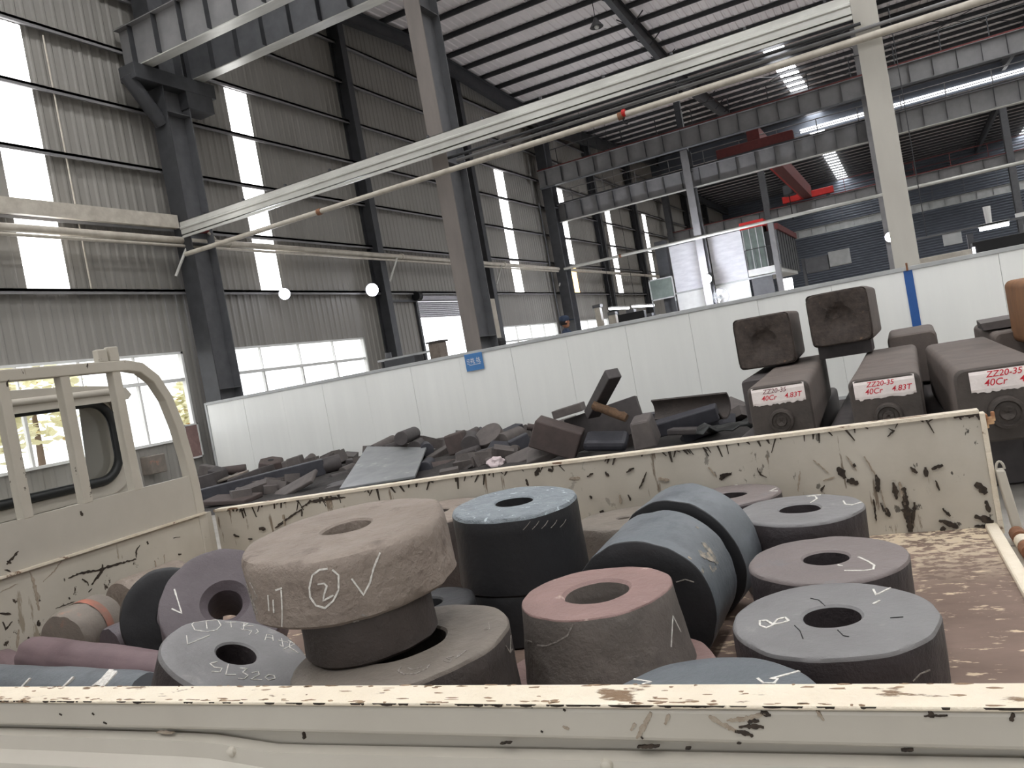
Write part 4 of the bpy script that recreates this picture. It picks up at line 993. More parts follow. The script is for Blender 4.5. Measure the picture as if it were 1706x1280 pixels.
for (u0, v0, u1, v1) in ((105, 1145, 122, 1128), (155, 1143, 172, 1130), (35, 1146, 50, 1130), (163, 1142, 186, 1116), (170, 1144, 200, 1108)):
    ra = []
    for i in range(8):
        e = iv @ EYE; d = iv.to_3x3() @ ray(u0 + (u1 - u0) * i / 7, v0 + (v1 - v0) * i / 7)
        A = d.x ** 2 + d.y ** 2; Bq = e.x * d.x + e.y * d.y; Cq = e.x ** 2 + e.y ** 2 - .0605 ** 2; D_ = Bq * Bq - A * Cq
        if D_ < 0: continue
        q = e + d * ((-Bq - math.sqrt(D_)) / A); nn = V((q.x, q.y, 0)).normalized(); sd = V((0, 0, .004 if u0 < 160 else .009))
        ra.append([q - sd - nn * .004, q + sd - nn * .004, q + sd + nn * .001, q - sd + nn * .001])
    if len(ra) > 1: g.loft(ra)
if g.v: obj('chalk_mark', g, 'chalk', bg_)


# ================================================================== INGOTS beside the truck
def rsq(wd, h, r, k=4): return [(y, z) for y, z in rrect(-wd / 2, wd / 2, 0, h, r, k)]
def ingot(label, x, y, z, wd, h, L_, rz=0, m='ingot', open_end=False, knob=True, text=None, group=None, seed=0, rx=0):
    o = thing('steel_ingot', label, 'ingot', (x, y, z), rz, group); o.rotation_euler = (rx, 0, rz)
    mb = MB(); rings = []
    sec = [(0, .93, .025), (.02, .985, .008), (.06, 1, 0), (L_ * .35, 1.01, 0), (L_ * .7, 1.03, 0), (L_ - .05, 1.05, 0), (L_, 1.0, .02)]
    if open_end: sec = [(0, .98, 0), (.05, 1, 0), (L_ * .35, 1.0, 0), (L_ * .7, .99, 0), (L_ - .05, .98, 0), (L_, .94, .02)]
    for yy, s, dz in sec:
        rr = []
        for a, b in rsq(wd * s, h * s, min(wd, h) * (.08 if open_end else .12)):
            f = .006 * noise.noise(V((a * 4 + seed, yy * 3, b * 4)))
            if open_end and yy == 0: f += .012 * noise.noise(V((a * 18 + seed, 7, b * 18)))
            rr.append(V((a * (1 + f), yy + (f * 2 if open_end and yy == 0 else 0), (b + (h - h * s) / 2) + f * .3)))
        rings.append(rr)
    if not open_end and text: mb.mi = 1; mb.loft(rings[:2], True, (True, False)); mb.mi = 0; mb.loft(rings[1:], True, (False, True)); obj('body', mb, (m, 'ingot_face'), o, smooth=40)
    else: mb.loft(rings, True, (not open_end, True)); obj('body', mb, m, o, smooth=40)
    if open_end:
        g = MB(); n = 40; rg = []
        for j, (q, dd) in enumerate(((1.0, .01), (.95, -.004), (.8, .0), (.62, .008), (.46, .03), (.34, .07), (.2, .085), (.02, .09))):
            row = []
            for i in range(n):
                a = 2 * math.pi * i / n; c_, s_ = math.cos(a), math.sin(a); k = 1 / (abs(c_) ** 9 + abs(s_) ** 9) ** (1 / 9) if q > .55 else 1
                xx, zz = c_ * k * q * wd / 2, s_ * k * q * h / 2
                row.append(V((xx, dd + .014 * noise.noise(V((xx * 26 + seed, zz * 26, j))), h / 2 + zz)))
            rg.append(row)
        obj('rough_end', g.loft(rg, True, (False, True)), 'ingot_end', o, smooth=30)
    if knob:
        g = MB(); n = 26; kr = wd * .185
        pr2 = [(kr * 1.06, 0), (kr * 1.08, .06), (kr, .095), (kr * .82, .1), (kr * .74, .085), (kr * .5, .087), (kr * .42, .104), (kr * .15, .1), (.002, .09)]
        rg = [[V((r * math.cos(2 * math.pi * i / n), -zz + .007 * noise.noise(V((r * 30 * math.cos(i), r * 30, seed))) * (zz > .04), h * .39 + r * math.sin(2 * math.pi * i / n))) for i in range(n)] for r, zz in pr2]
        kb = obj('knob', g.loft(rg), 'knob', o, smooth=35)
    if text:
        g = MB(); n = 26; top, bot = [], []
        fr = []
        zt, zb, hw = h * .985, h * .67, wd * text[1]; xo = text[2]
        rnd = random.Random(seed)
        for i in range(n + 1):
            xx = xo - hw + 2 * hw * i / n; e = min(i, n - i) / n; cz = .012 * (e < .04)
            j = rnd.uniform(-.009, .006)
            fr.append([V((xx, -.004, zb + j + cz)), V((xx, -.0075, zb + .02)), V((xx, -.0075, h * .90)), V((xx, .004, h * .965)), V((xx, .025, zt - .002 - cz)), V((xx, .027, zt - .014)), V((xx, .012, h * .94)), V((xx, .002, h * .88)), V((xx, .002, zb))])
        lb = obj('label_patch', g.loft(fr), 'label', o)
        Rm = Matrix.Rotation(math.pi / 2, 4, 'X')
        def tx(body, xx, zz, sz, mm): lettering('lettering', body, sz, Matrix.Translation((xx, -.0085, zz)) @ Rm, mm, lb, shear=.25, bold=.0005)
        tx('ZZ20-35', xo - hw * .58, h * .855, wd * .105, text[0]); tx('40Cr', xo - hw * .66, h * .745, wd * .115, 'redink'); tx('4.83T', xo + hw * .22, h * .745, wd * .115, 'redink')
    return o
ingot('square steel ingot with a white label, left of the three labelled ones', -1.06, 6.95, .47, .50, .5, 3.4, .05, text=('greyink', .42, 0), seed=1)
ingot('square steel ingot with a white label, middle of the three labelled ones', -.245, 6.5, .47, .49, .48, 3.4, .0, text=('redink', .42, .0), seed=2)
ingot('square steel ingot with a white label at the right picture edge', .45, 6.0, .46, .53, .5, 3.1, .03, text=('redink', .42, .05), seed=3)
ingot('upper ingot with a rough hollow end, lower left of the raised pair', -1.44, 9.1, 1.0, .60, .56, 1.7, .05, open_end=True, knob=False, seed=4)
ingot('upper ingot with a rough hollow end, higher right of the raised pair', -.655, 9.1, 1.115, .605, .56, 1.7, -.02, open_end=True, knob=False, seed=5)
ingot('orange brown ingot standing at the right picture edge', 1.08, 7.4, .90, .5, .55, 1.5, .0, m='ingot_orange', knob=False, seed=6)
ingot('dark ingot behind the left labelled ingot', -1.49, 8.5, .47, .30, .46, 2.2, .03, knob=False, m='scrap_a', seed=7)
ingot('dark ingot behind the middle labelled ingot', -.02, 10.1, .5, .50, .57, 1.6, .0, knob=False, seed=8)
ingot('dark ingot lying behind the right labelled ingot', .95, 8.8, .5, .6, .5, 2.2, .0, knob=False, seed=9)
for i, (x, l) in enumerate(((-1.3, 'dark bottom layer ingot under the left labelled ingot'), (-.5, 'dark bottom layer ingot under the middle labelled ingot'), (.3, 'dark bottom layer ingot under the right labelled ingot'), (1.05, 'dark bottom layer ingot at the right picture edge'))):
    ingot(l, x, 6.6 + .2 * (3 - i), 0, .6, .465, 4.2, 0, knob=False, m='scrap_a', seed=10 + i)
tag(obj('spacer_slab', MB().box(-.93, -.40, 9.3, 9.9, .975, 1.115), 'scrap_a', bevel=.01), 'thin dark packing slab under the higher upper ingot', 'slab')
o = tag(obj('steel_plate', MB().hexa([V(q) for q in ((.62, 9.2, 1.02), (1.3, 9.1, 1.02), (1.3, 10, 1.02), (.62, 10, 1.02), (.6, 9.2, 1.09), (1.3, 9.1, 1.11), (1.3, 10, 1.11), (.62, 10, 1.1))]), 'scrap_b'), 'dark plate with a torn corner behind the right labelled ingot', 'plate')

# ================================================================== SCRAP HEAP between truck and partition
g = MB(); nx, ny = 90, 26; rows = []
def hgt(x, y):
    t = max(0, min(1, (x + 14.2) / 1.5)) * max(0, min(1, (-.4 - x) / 1.2)); s = max(0, min(1, (y - 10.6) / 2.2)) * max(0, min(1, (14.0 - y) / .7))
    return max(0, (.13 + .05 * math.sin(x * .7 + 1) + .07 * noise.noise(V((x * 1.3, y * 1.3, 0))) + .07 * noise.noise(V((x * 4, y * 4, 2)))) * t ** .7 * s ** .8) + .004
for j in range(ny + 1):
    y = 9.3 + 4.75 * j / ny; rows.append([V((x, y, hgt(x, y))) for x in [-14.3 + 14.1 * i / nx for i in range(nx + 1)]])
for j in range(ny):
    for i in range(nx): g.add([rows[j][i], rows[j][i + 1], rows[j + 1][i + 1], rows[j + 1][i]], [(0, 1, 2, 3)])
dm = obj('scrap_debris', g, 'dirt', smooth=60); tag(dm, 'dark low heap of steel grit and debris under the scrap pieces', 'debris', kind='stuff')
E3 = lambda a, b, c: (Matrix.Rotation(math.radians(c), 3, 'Z') @ Matrix.Rotation(math.radians(b), 3, 'Y') @ Matrix.Rotation(math.radians(a), 3, 'X'))
def place(o, p, R_): o.matrix_world = Matrix.Translation(p) @ R_.to_4x4(); return o
def blk(name, label, cat, u, v, Y, size, rot, m, bevel=.02, taper=None):
    a, b, c_ = [q / 2 for q in size]; ta = taper or 1
    g = MB().hexa([V(q) for q in ((-a, -b, -c_), (a, -b, -c_), (a, b, -c_), (-a, b, -c_), (-a * ta, -b * ta, c_), (a * ta, -b * ta, c_), (a * ta, b * ta, c_), (-a * ta, b * ta, c_))])
    o = obj(name, g, m, bevel=bevel); place(o, onY(u, v, Y), E3(*rot)); return tag(o, label, cat)
def rod(name, label, cat, u0, v0, Y0, u1, v1, Y1, r, m, hole=0):
    p0, p1 = onY(u0, v0, Y0), onY(u1, v1, Y1); d = p1 - p0; g = MB().cyl((0, 0, 0), (0, 0, d.length), r, n=24)
    o = obj(name, g, m, smooth=40, bevel=.008); place(o, p0, d.to_track_quat('Z', 'Y').to_matrix()); return tag(o, label, cat)

# left part of the heap
def beam2(name, label, u0, v0, Y0, u1, v1, Y1, wd, h, m, cat='bar'):
    p0, p1 = onY(u0, v0, Y0), onY(u1, v1, Y1); d = p1 - p0; g = MB().box(-wd / 2, wd / 2, -h / 2, h / 2, 0, d.length)
    o = obj(name, g, m, bevel=.015); place(o, p0, d.to_track_quat('Z', 'Y').to_matrix()); return tag(o, label, cat)
lb_ = beam2('long_steel_bar', 'long dark purple steel bar with a round end across the left of the heap', 325, 832, 10.6, 540, 777, 12.2, .30, .30, 'scrap_c')
Lb = (onY(540, 777, 12.2) - onY(325, 832, 10.6)).length
obj('round_end', MB().cyl((0, 0, Lb - .02), (0, 0, Lb + .32), .16, n=24), 'scrap_a', lb_, smooth=40); obj('bolt_hole', MB().cyl((0, -.151, Lb - .62), (0, -.155, Lb - .62), .05, n=14), 'black', lb_)
blk('steel_plate', 'reddish flat plate in front of the long purple bar', 'plate', 385, 832, 10.4, (1.0, .5, .08), (4, 4, 6), 'scrap_d')
blk('steel_plate', 'dark sloping plate between the purple bar and the truck board', 'plate', 490, 812, 10.8, (.95, .35, .07), (30, -18, 8), 'scrap_b')
blk('steel_plate', 'thin pale edged plate low in front of the grey sheet', 'plate', 545, 812, 10.9, (.9, .4, .04), (8, -6, 5), 'scrap_a')
blk('steel_block', 'dark low block far left behind the guard rack', 'block', 345, 803, 12.2, (.75, .5, .3), (0, -6, 12), 'scrap_a')
blk('steel_block', 'upright lump beside the partition end', 'block', 345, 787, 12.8, (.3, .3, .3), (0, 20, 30), 'scrap_b')
blk('steel_block', 'dark tilted lump at the left end of the heap', 'block', 362, 800, 12.4, (.26, .3, .5), (10, 18, 10), 'scrap_a')
rod('round_bar', 'reddish round bar lying by the partition end', 'bar', 370, 786, 12.6, 410, 781, 12.9, .1, 'scrap_d')
blk('steel_plate', 'pale thin plate behind the purple bar', 'plate', 385, 795, 12.3, (.7, .3, .05), (5, -8, 15), 's_greybrown')
hx = obj('hexagonal_block', MB().cyl((0, 0, -.12), (0, 0, .12), .3, .26, 6), 'scrap_d', bevel=.02); place(hx, onY(452, 776, 12.5), E3(12, 10, 20)); tag(hx, 'reddish hexagonal block with a dark hole left of the small cube', 'block'); obj('hole', MB().cyl((0, 0, .11), (0, 0, .124), .06, n=14), 'black', hx)
blk('steel_cube', 'small grey cube on top of the purple bar', 'block', 493, 770, 12.4, (.27, .27, .22), (0, -8, 20), 'scrap_b')
blk('steel_cube', 'smaller dull cube leaning on the hexagonal block', 'block', 478, 776, 12.3, (.16, .2, .2), (0, -8, 35), 'scrap_b')
blk('steel_block', 'dark block under the hexagonal block', 'block', 420, 795, 12.0, (.8, .5, .22), (0, -10, 10), 'scrap_a')
rod('pipe_stub', 'short open pipe stub left of the grey sheet', 'pipe', 572, 790, 12.2, 590, 782, 12.5, .13, 'scrap_b')
rod('round_bar', 'short dark bar stub under the pipe stub', 'bar', 552, 802, 11.6, 580, 795, 11.9, .12, 'scrap_a')
blk('steel_block', 'small dark block behind the pipe stub', 'block', 592, 775, 12.8, (.3, .3, .25), (0, 10, 20), 'scrap_a')
blk('steel_plate', 'dark slab in the shade beneath the long purple bar', 'plate', 460, 828, 11.2, (.9, .7, .1), (0, -4, 5), 'scrap_c')
# big pale sheet
pts = [onY(u, v, Y) for u, v, Y in ((612, 747, 12.4), (711, 749, 12.2), (692, 797, 10.3), (566, 818, 9.9))]
nn = (pts[1] - pts[0]).cross(pts[3] - pts[0]).normalized() * .04
g = MB().hexa([*(p - nn for p in pts), *pts]); tag(obj('steel_sheet', g, 'plate', bevel=.008), 'pale grey steel sheet leaning on the middle of the heap', 'sheet')
rod('round_billet', 'round billet with its dark end facing out above the pale sheet', 'billet', 668, 731, 12.0, 690, 722, 13.0, .125, 'scrap_a')
rod('round_billet', 'dark billet lying right behind the billet above the pale sheet', 'billet', 690, 747, 12.3, 704, 738, 13.1, .13, 'scrap_a')
rod('round_billet', 'long billet sloping up to the left of the pale sheet top', 'billet', 622, 750, 12.4, 656, 733, 13.0, .1, 'scrap_b')
rod('round_billet', 'second sloping billet beside the long one above the pale sheet', 'billet', 640, 750, 12.5, 664, 742, 12.9, .09, 'scrap_a')
rod('round_billet', 'dark round end peeping out right of the pale sheet', 'billet', 712, 750, 12.2, 706, 744, 13, .12, 'scrap_c')
rod('round_bar', 'reddish round bar lying right of the pale sheet', 'bar', 714, 782, 11.4, 782, 772, 11.9, .11, 'scrap_d')
rod('round_bar', 'stubby bar with its black end facing out beside the pale sheet', 'bar', 707, 783, 11.2, 716, 774, 11.8, .13, 'scrap_c')
rod('round_bar', 'small bar lying low before the reddish round bar', 'bar', 735, 790, 11, 760, 787, 11.2, .08, 'scrap_b')
blk('steel_block', 'squarish brown block with one rounded side in the middle of the heap', 'block', 762, 738, 12.2, (.34, .35, .36), (0, -8, 15), 'scrap_d', bevel=.03)
rod('round_billet', 'rounded half of the brown block pair', 'billet', 783, 742, 12.0, 786, 732, 12.6, .16, 'scrap_a')
blk('steel_block', 'dark block under the squarish brown block', 'block', 783, 763, 11.8, (.38, .4, .32), (0, -8, 15), 'scrap_a', bevel=.04)
beam2('steel_bar', 'flat bar sloping up to the brown block', 715, 768, 12.0, 752, 745, 12.6, .18, .14, 'scrap_b')
dd = obj('flat_disc', MB().cyl((0, 0, -.06), (0, 0, .06), .26, n=32), 'scrap_b', smooth=40, bevel=.01); place(dd, onY(815, 727, 12.3), E3(38, -6, 0)); tag(dd, 'flat dark disc tilted on the heap right of the brown block', 'disc')
rod('round_billet', 'billet pointing up right beside the tilted disc', 'billet', 836, 735, 12.2, 866, 722, 12.8, .13, 'scrap_b')
blk('steel_block', 'rough dark lump under the tilted disc', 'block', 835, 752, 12, (.4, .3, .25), (20, 10, 10), 'scrap_c')
blk('steel_block', 'dark lump left of the big box shaped block', 'block', 868, 742, 12, (.35, .3, .3), (0, -15, 30), 'scrap_c')
blk('steel_plate', 'dark slab edge standing before the big box shaped block', 'plate', 872, 762, 11.2, (.55, .3, .1), (30, -14, 25), 'scrap_b')
blk('steel_block', 'small dark block beside the white bag', 'block', 812, 762, 11.7, (.3, .3, .28), (0, -5, 10), 'scrap_a')
bagm = bpy.data.meshes.new('plastic_bag'); bm = bmesh.new(); bmesh.ops.create_icosphere(bm, subdivisions=3, radius=.14)
for q in bm.verts: q.co *= 1 + .45 * noise.noise(q.co * 11); q.co.z *= .8
bm.to_mesh(bagm); bm.free(); bagm.materials.append(M['bag']); place(tag(obj('plastic_bag', bagm, None), 'crumpled white plastic bag on the heap by the board', 'bag'), onY(828, 773, 11.0), E3(0, 0, 0))
# right part
blk('steel_block', 'big box shaped dark block tilted in the middle right of the heap', 'block', 928, 729, 10.6, (.68, .5, .40), (4, 26, 16), 'scrap_d', bevel=.02)
blk('steel_slab', 'thin grey slab lying on top of the big box block', 'slab', 948, 684, 11.0, (.45, .3, .12), (0, -8, 8), 'scrap_b', bevel=.01)
blk('steel_slab', 'large dark slab standing behind the big box block', 'slab', 1008, 708, 11.2, (1.15, .12, .52), (-8, -10, 4), 'scrap_a', bevel=.01)
beam2('square_bar', 'square bar sticking up out of the heap', 986, 690, 10.8, 1022, 622, 10.2, .2, .15, 'scrap_a')
g = MB(); rg = []
for i in range(9):
    x = -.25 + .5 * i / 8; rg.append([V((x, (.07 + .02 * noise.noise(V((x * 12, a, 1)))) * math.cos(a), (.06 + .03 * noise.noise(V((x * 14, a * 2, 5)))) * math.sin(a))) for a in [2 * math.pi * k / 14 for k in range(14)]])
o = obj('rusty_lump', g.loft(rg), 'rustwool', smooth=60); place(o, onY(1016, 686, 10.4), E3(0, 28, 0)); tag(o, 'rough rusty orange lump lying over the dark slab', 'lump')
blk('small_ingot', 'small trapezoid ingot standing end on at the right of the heap', 'ingot', 1074, 718, 9.9, (.30, .5, .36), (8, -5, 8), 'scrap_b', bevel=.03, taper=.82)
blk('steel_slab', 'dark half buried disc like slab under the standing slab', 'slab', 1010, 735, 10.6, (.6, .4, .16), (20, 8, 10), 'scrap_c', bevel=.06)
blk('steel_slab', 'dark low slab at the front of the heap beside the board', 'slab', 905, 756, 10.6, (.5, .35, .12), (24, -16, 14), 'scrap_b')
a_, b_ = onY(1080, 686, 11.3), onY(1206, 674, 11.0); d = b_ - a_; g = MB()
arc = [(.20 * math.cos(t), .20 * math.sin(t)) for t in [math.radians(-150 + 200 * i / 12) for i in range(13)]]
g.loft([[V((x * s, y * s, zz)) for x, y in arc for s in (1,)] + [V((x * .88, y * .88, zz)) for x, y in reversed(arc)] for zz in (0, d.length)])
o = obj('channel_piece', g, 's_darkbrown', smooth=35); place(o, a_, d.to_track_quat('Z', 'Y').to_matrix()); tag(o, 'long open half round channel piece at the right of the heap', 'channel')
blk('steel_bar', 'flat bar lying on the ground right of the small ingot', 'bar', 1148, 718, 10.4, (.55, .2, .08), (0, 4, -10), 'scrap_a')
blk('steel_slab', 'dark slab below the half round channel piece', 'slab', 1130, 705, 10.8, (1.1, .25, .2), (10, -8, 5), 'scrap_c')
g = MB(); rows = [[V((.34 * (i / 8 - .5) * 2, .3 * (j / 6 - .5) * 2, .09 + .09 * noise.noise(V((i * .7, j * .8, 4))))) for i in range(9)] for j in range(7)]
for j in range(6):
    for i in range(8): g.add([rows[j][i], rows[j][i + 1], rows[j + 1][i + 1], rows[j + 1][i]], [(0, 1, 2, 3)])
o = obj('plastic_rag', g, 'rubber', smooth=50); o.modifiers.new('solid', 'SOLIDIFY').thickness = .02; p = onY(1208, 708, 9.8); p.z -= .1; place(o, p, E3(0, 0, 10)); tag(o, 'crumpled black plastic rag at the right end of the heap', 'rag')
blk('wall_cabinet', 'brownish cabinet under the window behind the guard rack', 'cabinet', 250, 775, 12.8, (.6, .4, .42), (0, 0, 0), 's_greybrown')

rr = random.Random(21); protos = []
for k in range(6):
    mk = rr.choice(('scrap_a', 'scrap_b', 'scrap_c', 'scrap_d')); sz = [rr.uniform(.14, .34) for _ in range(3)]
    if k % 3 == 2:
        g = MB().cyl((-sz[0], 0, 0), (sz[0], 0, 0), sz[1] * .38, n=18); protos.append(g.mesh('scrap_offcut', M[mk], 40))
    else:
        g = MB().obox((0, 0, 0), (sz[0] * 1.5, sz[1], sz[2] * .7)); protos.append(g.mesh('scrap_offcut', M[mk]))
ZN = lambda x, y: 'against the partition' if y > 12.9 else ('left of the pale sheet' if x < -9.6 else ('right of the pale sheet' if x < -6 else 'around the box shaped block'))
for k in range(175):
    if k < 120: x = rr.uniform(-13.2, -2.4); y = 13.75 - 3.3 * rr.random() ** 1.3
    else: x = rr.uniform(-12.6, -6.2); y = rr.uniform(10.5, 11.9)
    f = .75 + .5 * rr.random(); kd = rr.randrange(6)
    if (y < 11.2 and x > -6) or (-10.6 < x < -6.9 and y < 12.7): continue
    o = obj('scrap_offcut', protos[kd], None)
    o.location = (x, y, hgt(x, y) + .05 + .05 * rr.random() + (.12 if y > 12.4 else 0) * rr.random()); o.rotation_euler = (rr.uniform(-.4, .4), rr.uniform(-.4, .4), rr.uniform(0, 6.3)); o.scale = (f, f, f)
    q = ('round bar' if kd % 3 == 2 else 'block') + ' offcut'
    tag(o, 'small dark steel %s lying loose in the heap %s' % (q, ZN(x, y)), 'offcut', 'loose %ss %s' % (q, ZN(x, y)))


M['flake'] = mat('flake', (164, 140, 114), (128, 104, 84), 60, .8, contrast=.12)
# ================================================================== SCRATCHES in the truck paint (stains with a shape of their own)
def scratches(parent, strokes, axis, val, m='scratch_dark', off=(0, 0, 0)):
    rnd = random.Random(5); g = MB(); ti = Matrix.Rotation(-TY, 3, 'Z')
    nn = V((1, 0, 0)) if axis == 'x' else V((0, -1, 0))
    for st, wd in strokes:
        P = []
        for (a, b), (c_, d_) in zip(st, st[1:]):
            k = max(1, int(math.hypot(c_ - a, d_ - b) / 3)); P += [(a + (c_ - a) * i / k, b + (d_ - b) * i / k) for i in range(k)]
        P.append(st[-1]); Q = []
        e = ti @ EYE
        for u, v in P:
            d = ti @ ray(u + rnd.uniform(-.7, .7), v + rnd.uniform(-.7, .7))
            q = e + d * ((val - e['xyz'.index(axis)]) / d['xyz'.index(axis)]); Q.append(q)
        ra = []
        for i, q in enumerate(Q):
            tt = Q[min(i + 1, len(Q) - 1)] - Q[max(i - 1, 0)]
            if tt.length < 1e-7: continue
            taper = .35 + .65 * math.sin(math.pi * (i + .5) / len(Q)); sd = nn.cross(tt.normalized()) * wd * .5 * rnd.uniform(.5, 1.3) * taper
            ra.append([q - sd - nn * .004, q + sd - nn * .004, q + sd + nn * .0008, q - sd + nn * .0008])
        if len(ra) > 1: g.loft(ra)
    o = obj('paint_scratch', g, m, parent); o['kind'] = 'stuff'; return o


M['scratch_dark'] = mat('scratch_dark', (40, 34, 29), (64, 54, 45), 120, .8, contrast=.12)
M['scratch_soft'] = mat('scratch_soft', (146, 132, 116), (164, 153, 138), 120, .8, contrast=.12)
scratches(hb, [(c5((365, 365), (430, 340), (530, 322), (600, 300), (730, 262)), .010), (c5((730, 258), (730, 215), (752, 188)), .006), (c5((550, 290), (545, 330), (490, 402)), .009), (c5((440, 370), (470, 388), (475, 405)), .006),
               (c5((475, 440), (492, 424)), .006), (c5((590, 430), (640, 420), (710, 402)), .006), (c5((300, 528), (400, 490)), .003), (c5((0, 555), (60, 560)), .008), (c5((15, 600), (30, 640), (65, 600)), .006), (c5((150, 685), (182, 702)), .010),
               (c5((205, 590), (210, 622)), .012), (c5((955, 238), (975, 238)), .012), (c5((930, 150), (965, 145)), .004), (c5((790, 168), (795, 182)), .008), (c5((160, 760), (200, 790)), .014), (c5((600, 470), (650, 450)), .006), (c5((370, 470), (375, 480)), .008)], 'x', BX0 + .0005)
scratches(hb, [(c5((330, 270), (290, 330), (230, 385)), .003), (c5((160, 330), (190, 420), (210, 540)), .012), (c5((0, 440), (95, 395)), .003), (c5((100, 640), (90, 740)), .008), (c5((830, 270), (835, 310)), .006), (c5((880, 240), (885, 290)), .005)], 'x', BX0 + .0005, 'scratch_soft')
scratches(hb, [(c5((35, 290), (70, 255), (100, 220)), .010), (c5((35, 272), (60, 285)), .006), (c5((430, 5), (445, 32)), .012), (c5((25, 320), (60, 330)), .005)], 'x', BX0 - .0045)
FY = BY1 - .0035
scratches(fb, [(c6((255, 262), (320, 215), (400, 160)), .010), (c6((400, 152), (450, 118), (540, 105), (640, 95)), .012), (c6((30, 300), (55, 310)), .010), (c6((170, 266), (200, 268)), .016), (c6((400, 160), (402, 200)), .006), (c6((110, 322), (130, 322)), .006),
               (c7((890, 115), (912, 75), (930, 25)), .006), (c7((680, 240), (692, 272)), .022), (c7((645, 290), (700, 285)), .010), (c7((830, 150), (842, 182)), .006), (c7((615, 155), (625, 175)), .006), (c7((255, 60), (268, 100)), .010), (c7((310, 42), (330, 0)), .016),
               (c7((380, 8), (405, 20)), .014), (c7((820, 25), (860, 0)), .008), (c7((1340, 62), (1400, 30)), .010), (c7((600, 50), (630, 30)), .006), (c7((700, 20), (720, 45)), .008),
               (c8((690, 60), (712, 90), (730, 120)), .020), (c8((740, 130), (770, 135), (800, 152)), .020), (c8((895, 100), (905, 150), (903, 190)), .016), (c8((985, 140), (1000, 190), (1003, 232)), .016), (c8((1040, 170), (1060, 300), (1080, 402)), .026),
               (c8((1100, 250), (1092, 360)), .012), (c8((880, 230), (897, 350)), .006), (c8((945, 280), (967, 325)), .012), (c8((1250, 280), (1290, 322)), .008), (c8((1230, 345), (1270, 355), (1330, 382)), .016), (c8((1260, 380), (1240, 400)), .014),
               (c8((1425, 150), (1455, 165), (1480, 200)), .022), (c8((1420, 322), (1470, 335), (1520, 352)), .018), (c8((1480, 240), (1500, 300)), .012), (c8((1155, 60), (1165, 112)), .012), (c8((1190, 70), (1250, 50)), .012), (c8((1210, 130), (1232, 182)), .006),
               (c8((610, 190), (600, 185), (622, 158)), .006), (c8((260, 65), (280, 100), (310, 115)), .005), (c8((60, 105), (120, 95)), .010), (c8((65, 130), (125, 90)), .006), (c8((1080, 60), (1112, 90)), .012), (c8((770, 45), (780, 60)), .016), (c8((920, 250), (935, 300)), .006),
               (c8((1420, 375), (1500, 372)), .008), (c8((1490, 330), (1505, 370)), .016), (cr((1200, 450), 506 / 1706, [(940, 935), (978, 905), (948, 890)]), .005), (cr((1200, 450), 506 / 1706, [(1310, 830), (1360, 815), (1440, 800)]), .014), (cr((1200, 450), 506 / 1706, [(1395, 830), (1440, 800), (1455, 840)]), .012)], 'y', FY)
scratches(fb, [(c8((830, 0), (860, 50), (900, 120)), .004), (c8((735, 0), (790, 80)), .004), (c8((490, 80), (478, 190)), .006), (c8((610, 130), (675, 112)), .005), (c8((1020, 140), (1050, 260)), .010), (c8((920, 180), (950, 300)), .004), (c8((560, 20), (640, 90)), .004), (c8((0, 60), (40, 110)), .006),
               (c7((500, 60), (560, 55)), .010), (c7((1000, 60), (1060, 70)), .012), (c7((780, 150), (790, 200)), .008), (c6((300, 190), (310, 250)), .010), (c6((560, 120), (565, 150)), .008)], 'y', FY, 'scratch_soft')

rn = random.Random(3); dr_ = []
for i in range(90):
    x = -2.6 + 2.8 * rn.random() ** .9; z0 = lp(x) - .011; L_ = rn.choice((.006, .012, .02, .035)) * rn.uniform(.6, 1.3); dx = rn.uniform(-.02, .02) if L_ > .02 else rn.uniform(-.012, .012)
    dr_.append((x, z0, x + dx, z0 - L_, rn.uniform(.003, .009)))
g = MB()
for x0, z0, x1_, z1, wd in dr_:
    a, b = V((x0, FY, z0)), V((x1_, FY, z1)); g.hexa([a + V((-wd / 2, 0, 0)), a + V((wd / 2, 0, 0)), a + V((wd / 2, .004, 0)), a + V((-wd / 2, .004, 0)), b + V((-wd / 5, -.0006, 0)), b + V((wd / 5, -.0006, 0)), b + V((wd / 5, .004, 0)), b + V((-wd / 5, .004, 0))])
rd = obj('rim_dirt_shade', g, 'scratch_dark', fb); rd['kind'] = 'stuff'
chalk(dE1, [c7((1250, 420), (1290, 470), (1330, 540)), c7((1230, 480), (1275, 500), (1310, 500))], .035, 's_stain', 'side', 'paint_stain')
chalk(dE1, [c7((1285, 540), (1300, 580), (1320, 560)), c7((1165, 500), (1185, 510)), c7((1210, 330), (1225, 340)), c7((1250, 560), (1240, 620))], .012, 's_stain', 'side', 'paint_stain')

o = thing('notice_board', 'white framed notice with a pinkish picture on the wall left of the partition end', 'notice', onX(322, 735, WX + .12))
g = MB(); g.box(-.02, .02, -.22, -.18, -.42, .42); g.box(-.02, .02, .18, .22, -.42, .42); g.box(-.02, .02, -.22, .22, .38, .42); g.box(-.02, .02, -.22, .22, -.42, -.38)
obj('frame', g, 'white', o); obj('picture', MB().box(-.01, .01, -.18, .18, -.38, .38), 's_pink', o)

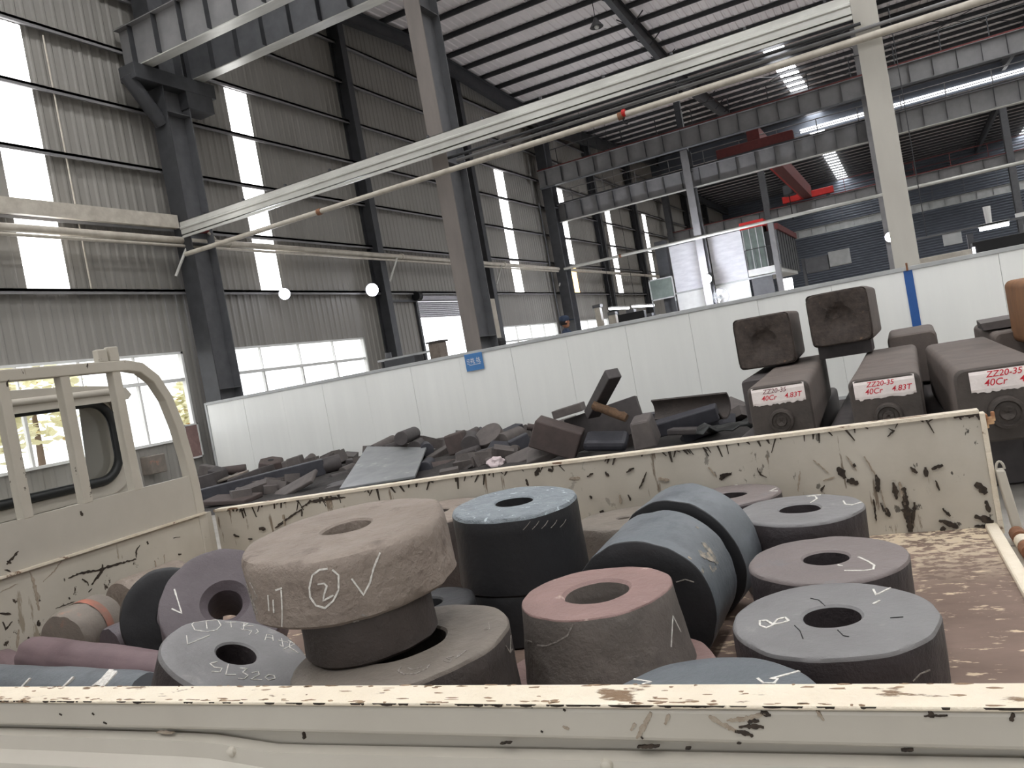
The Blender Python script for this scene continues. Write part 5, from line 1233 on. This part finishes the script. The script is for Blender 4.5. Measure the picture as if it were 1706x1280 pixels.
# flaked paint along the near rail and smears on its face
rn = random.Random(11); g = MB(); ztop = 1.1265
for i in range(230):
    x = rn.uniform(-1.6, .28); e_ = rn.random()
    y = .802 + abs(rn.gauss(0, .004)) if e_ < .5 else (.850 - abs(rn.gauss(0, .004)) if e_ < .8 else rn.uniform(.806, .846))
    a_, b_ = rn.uniform(.002, .010), rn.uniform(.0008, .0024); n = 7
    ang = [2 * math.pi * k / n for k in range(n)]; P = [(x + a_ * math.cos(q) * rn.uniform(.5, 1.3), min(.8508, max(.8002, y + b_ * math.sin(q) * rn.uniform(.5, 1.4)))) for q in ang]
    g.loft([[V((px, py, ztop - .002)) for px, py in P], [V((px, py, ztop + .0003)) for px, py in P]])
o = obj('paint_flake', g, 'flake', nb); o['kind'] = 'stuff'
g = MB()
for i in range(120):
    x = rn.uniform(-1.6, .28); L_ = rn.uniform(.004, .02) * (2.2 if x > -.45 and rn.random() < .25 else 1); h_ = rn.uniform(.0008, .0024)
    P = [(x, ztop - .0008), (x + L_, ztop - .0008), (x + L_ * .9, ztop - h_ - .001), (x + L_ * .5, ztop - h_ * rn.uniform(.4, 1.6) - .001), (x + L_ * .1, ztop - h_ - .001)]
    g.loft([[V((px, .803, pz)) for px, pz in P], [V((px, .7996, pz)) for px, pz in P]])
o = obj('rim_dirt_shade', g, 'scratch_dark', nb); o['kind'] = 'stuff'  # broken dark line under the rail edge: rust and painted-in shadow
fA = lambda *l: cr((0, 1120), 570 / 1706, l)
fB = lambda *l: cr((560, 1120), 570 / 1706, l)
fC = lambda *l: cr((1130, 1120), 576 / 1706, l)
scratches(nb, [(fC((405, 198), (430, 205), (455, 215)), .006), (fC((345, 248), (375, 240), (400, 242)), .004), (fC((300, 270), (360, 268), (425, 272)), .0045), (fC((280, 290), (330, 300), (372, 316)), .005), (fC((1240, 188), (1252, 226)), .005), (fC((1210, 218), (1330, 214)), .002),
               (fC((1655, 205), (1640, 240)), .004), (fC((1100, 388), (1160, 388)), .002), (fC((35, 380), (62, 380)), .002), (fC((290, 350), (312, 352)), .002), (fA((298, 208), (310, 214)), .003), (fA((458, 204), (470, 212)), .003), (fA((518, 250), (532, 256)), .0022), (fA((1510, 300), (1516, 336)), .0025),
               (fB((970, 172), (980, 178)), .002), (fB((1132, 188), (1142, 194)), .0022), (fB((1022, 294), (1032, 300)), .002), (fB((820, 357), (872, 355)), .0018), (fB((1500, 376), (1610, 372)), .0028), (fB((1520, 322), (1530, 332)), .003)], 'y', .8026)
scratches(nb, [(fC((150, 215), (210, 255), (290, 292)), .006), (fC((240, 240), (330, 230), (430, 205)), .005), (fB((1500, 330), (1540, 260), (1570, 200)), .006), (fB((1470, 290), (1490, 255)), .004), (fB((1640, 260), (1660, 210)), .005), (fA((780, 300), (860, 308)), .003), (fB((1130, 270), (1160, 285)), .004), (fC((680, 190), (720, 240)), .003)], 'y', .8026, 'scratch_soft')
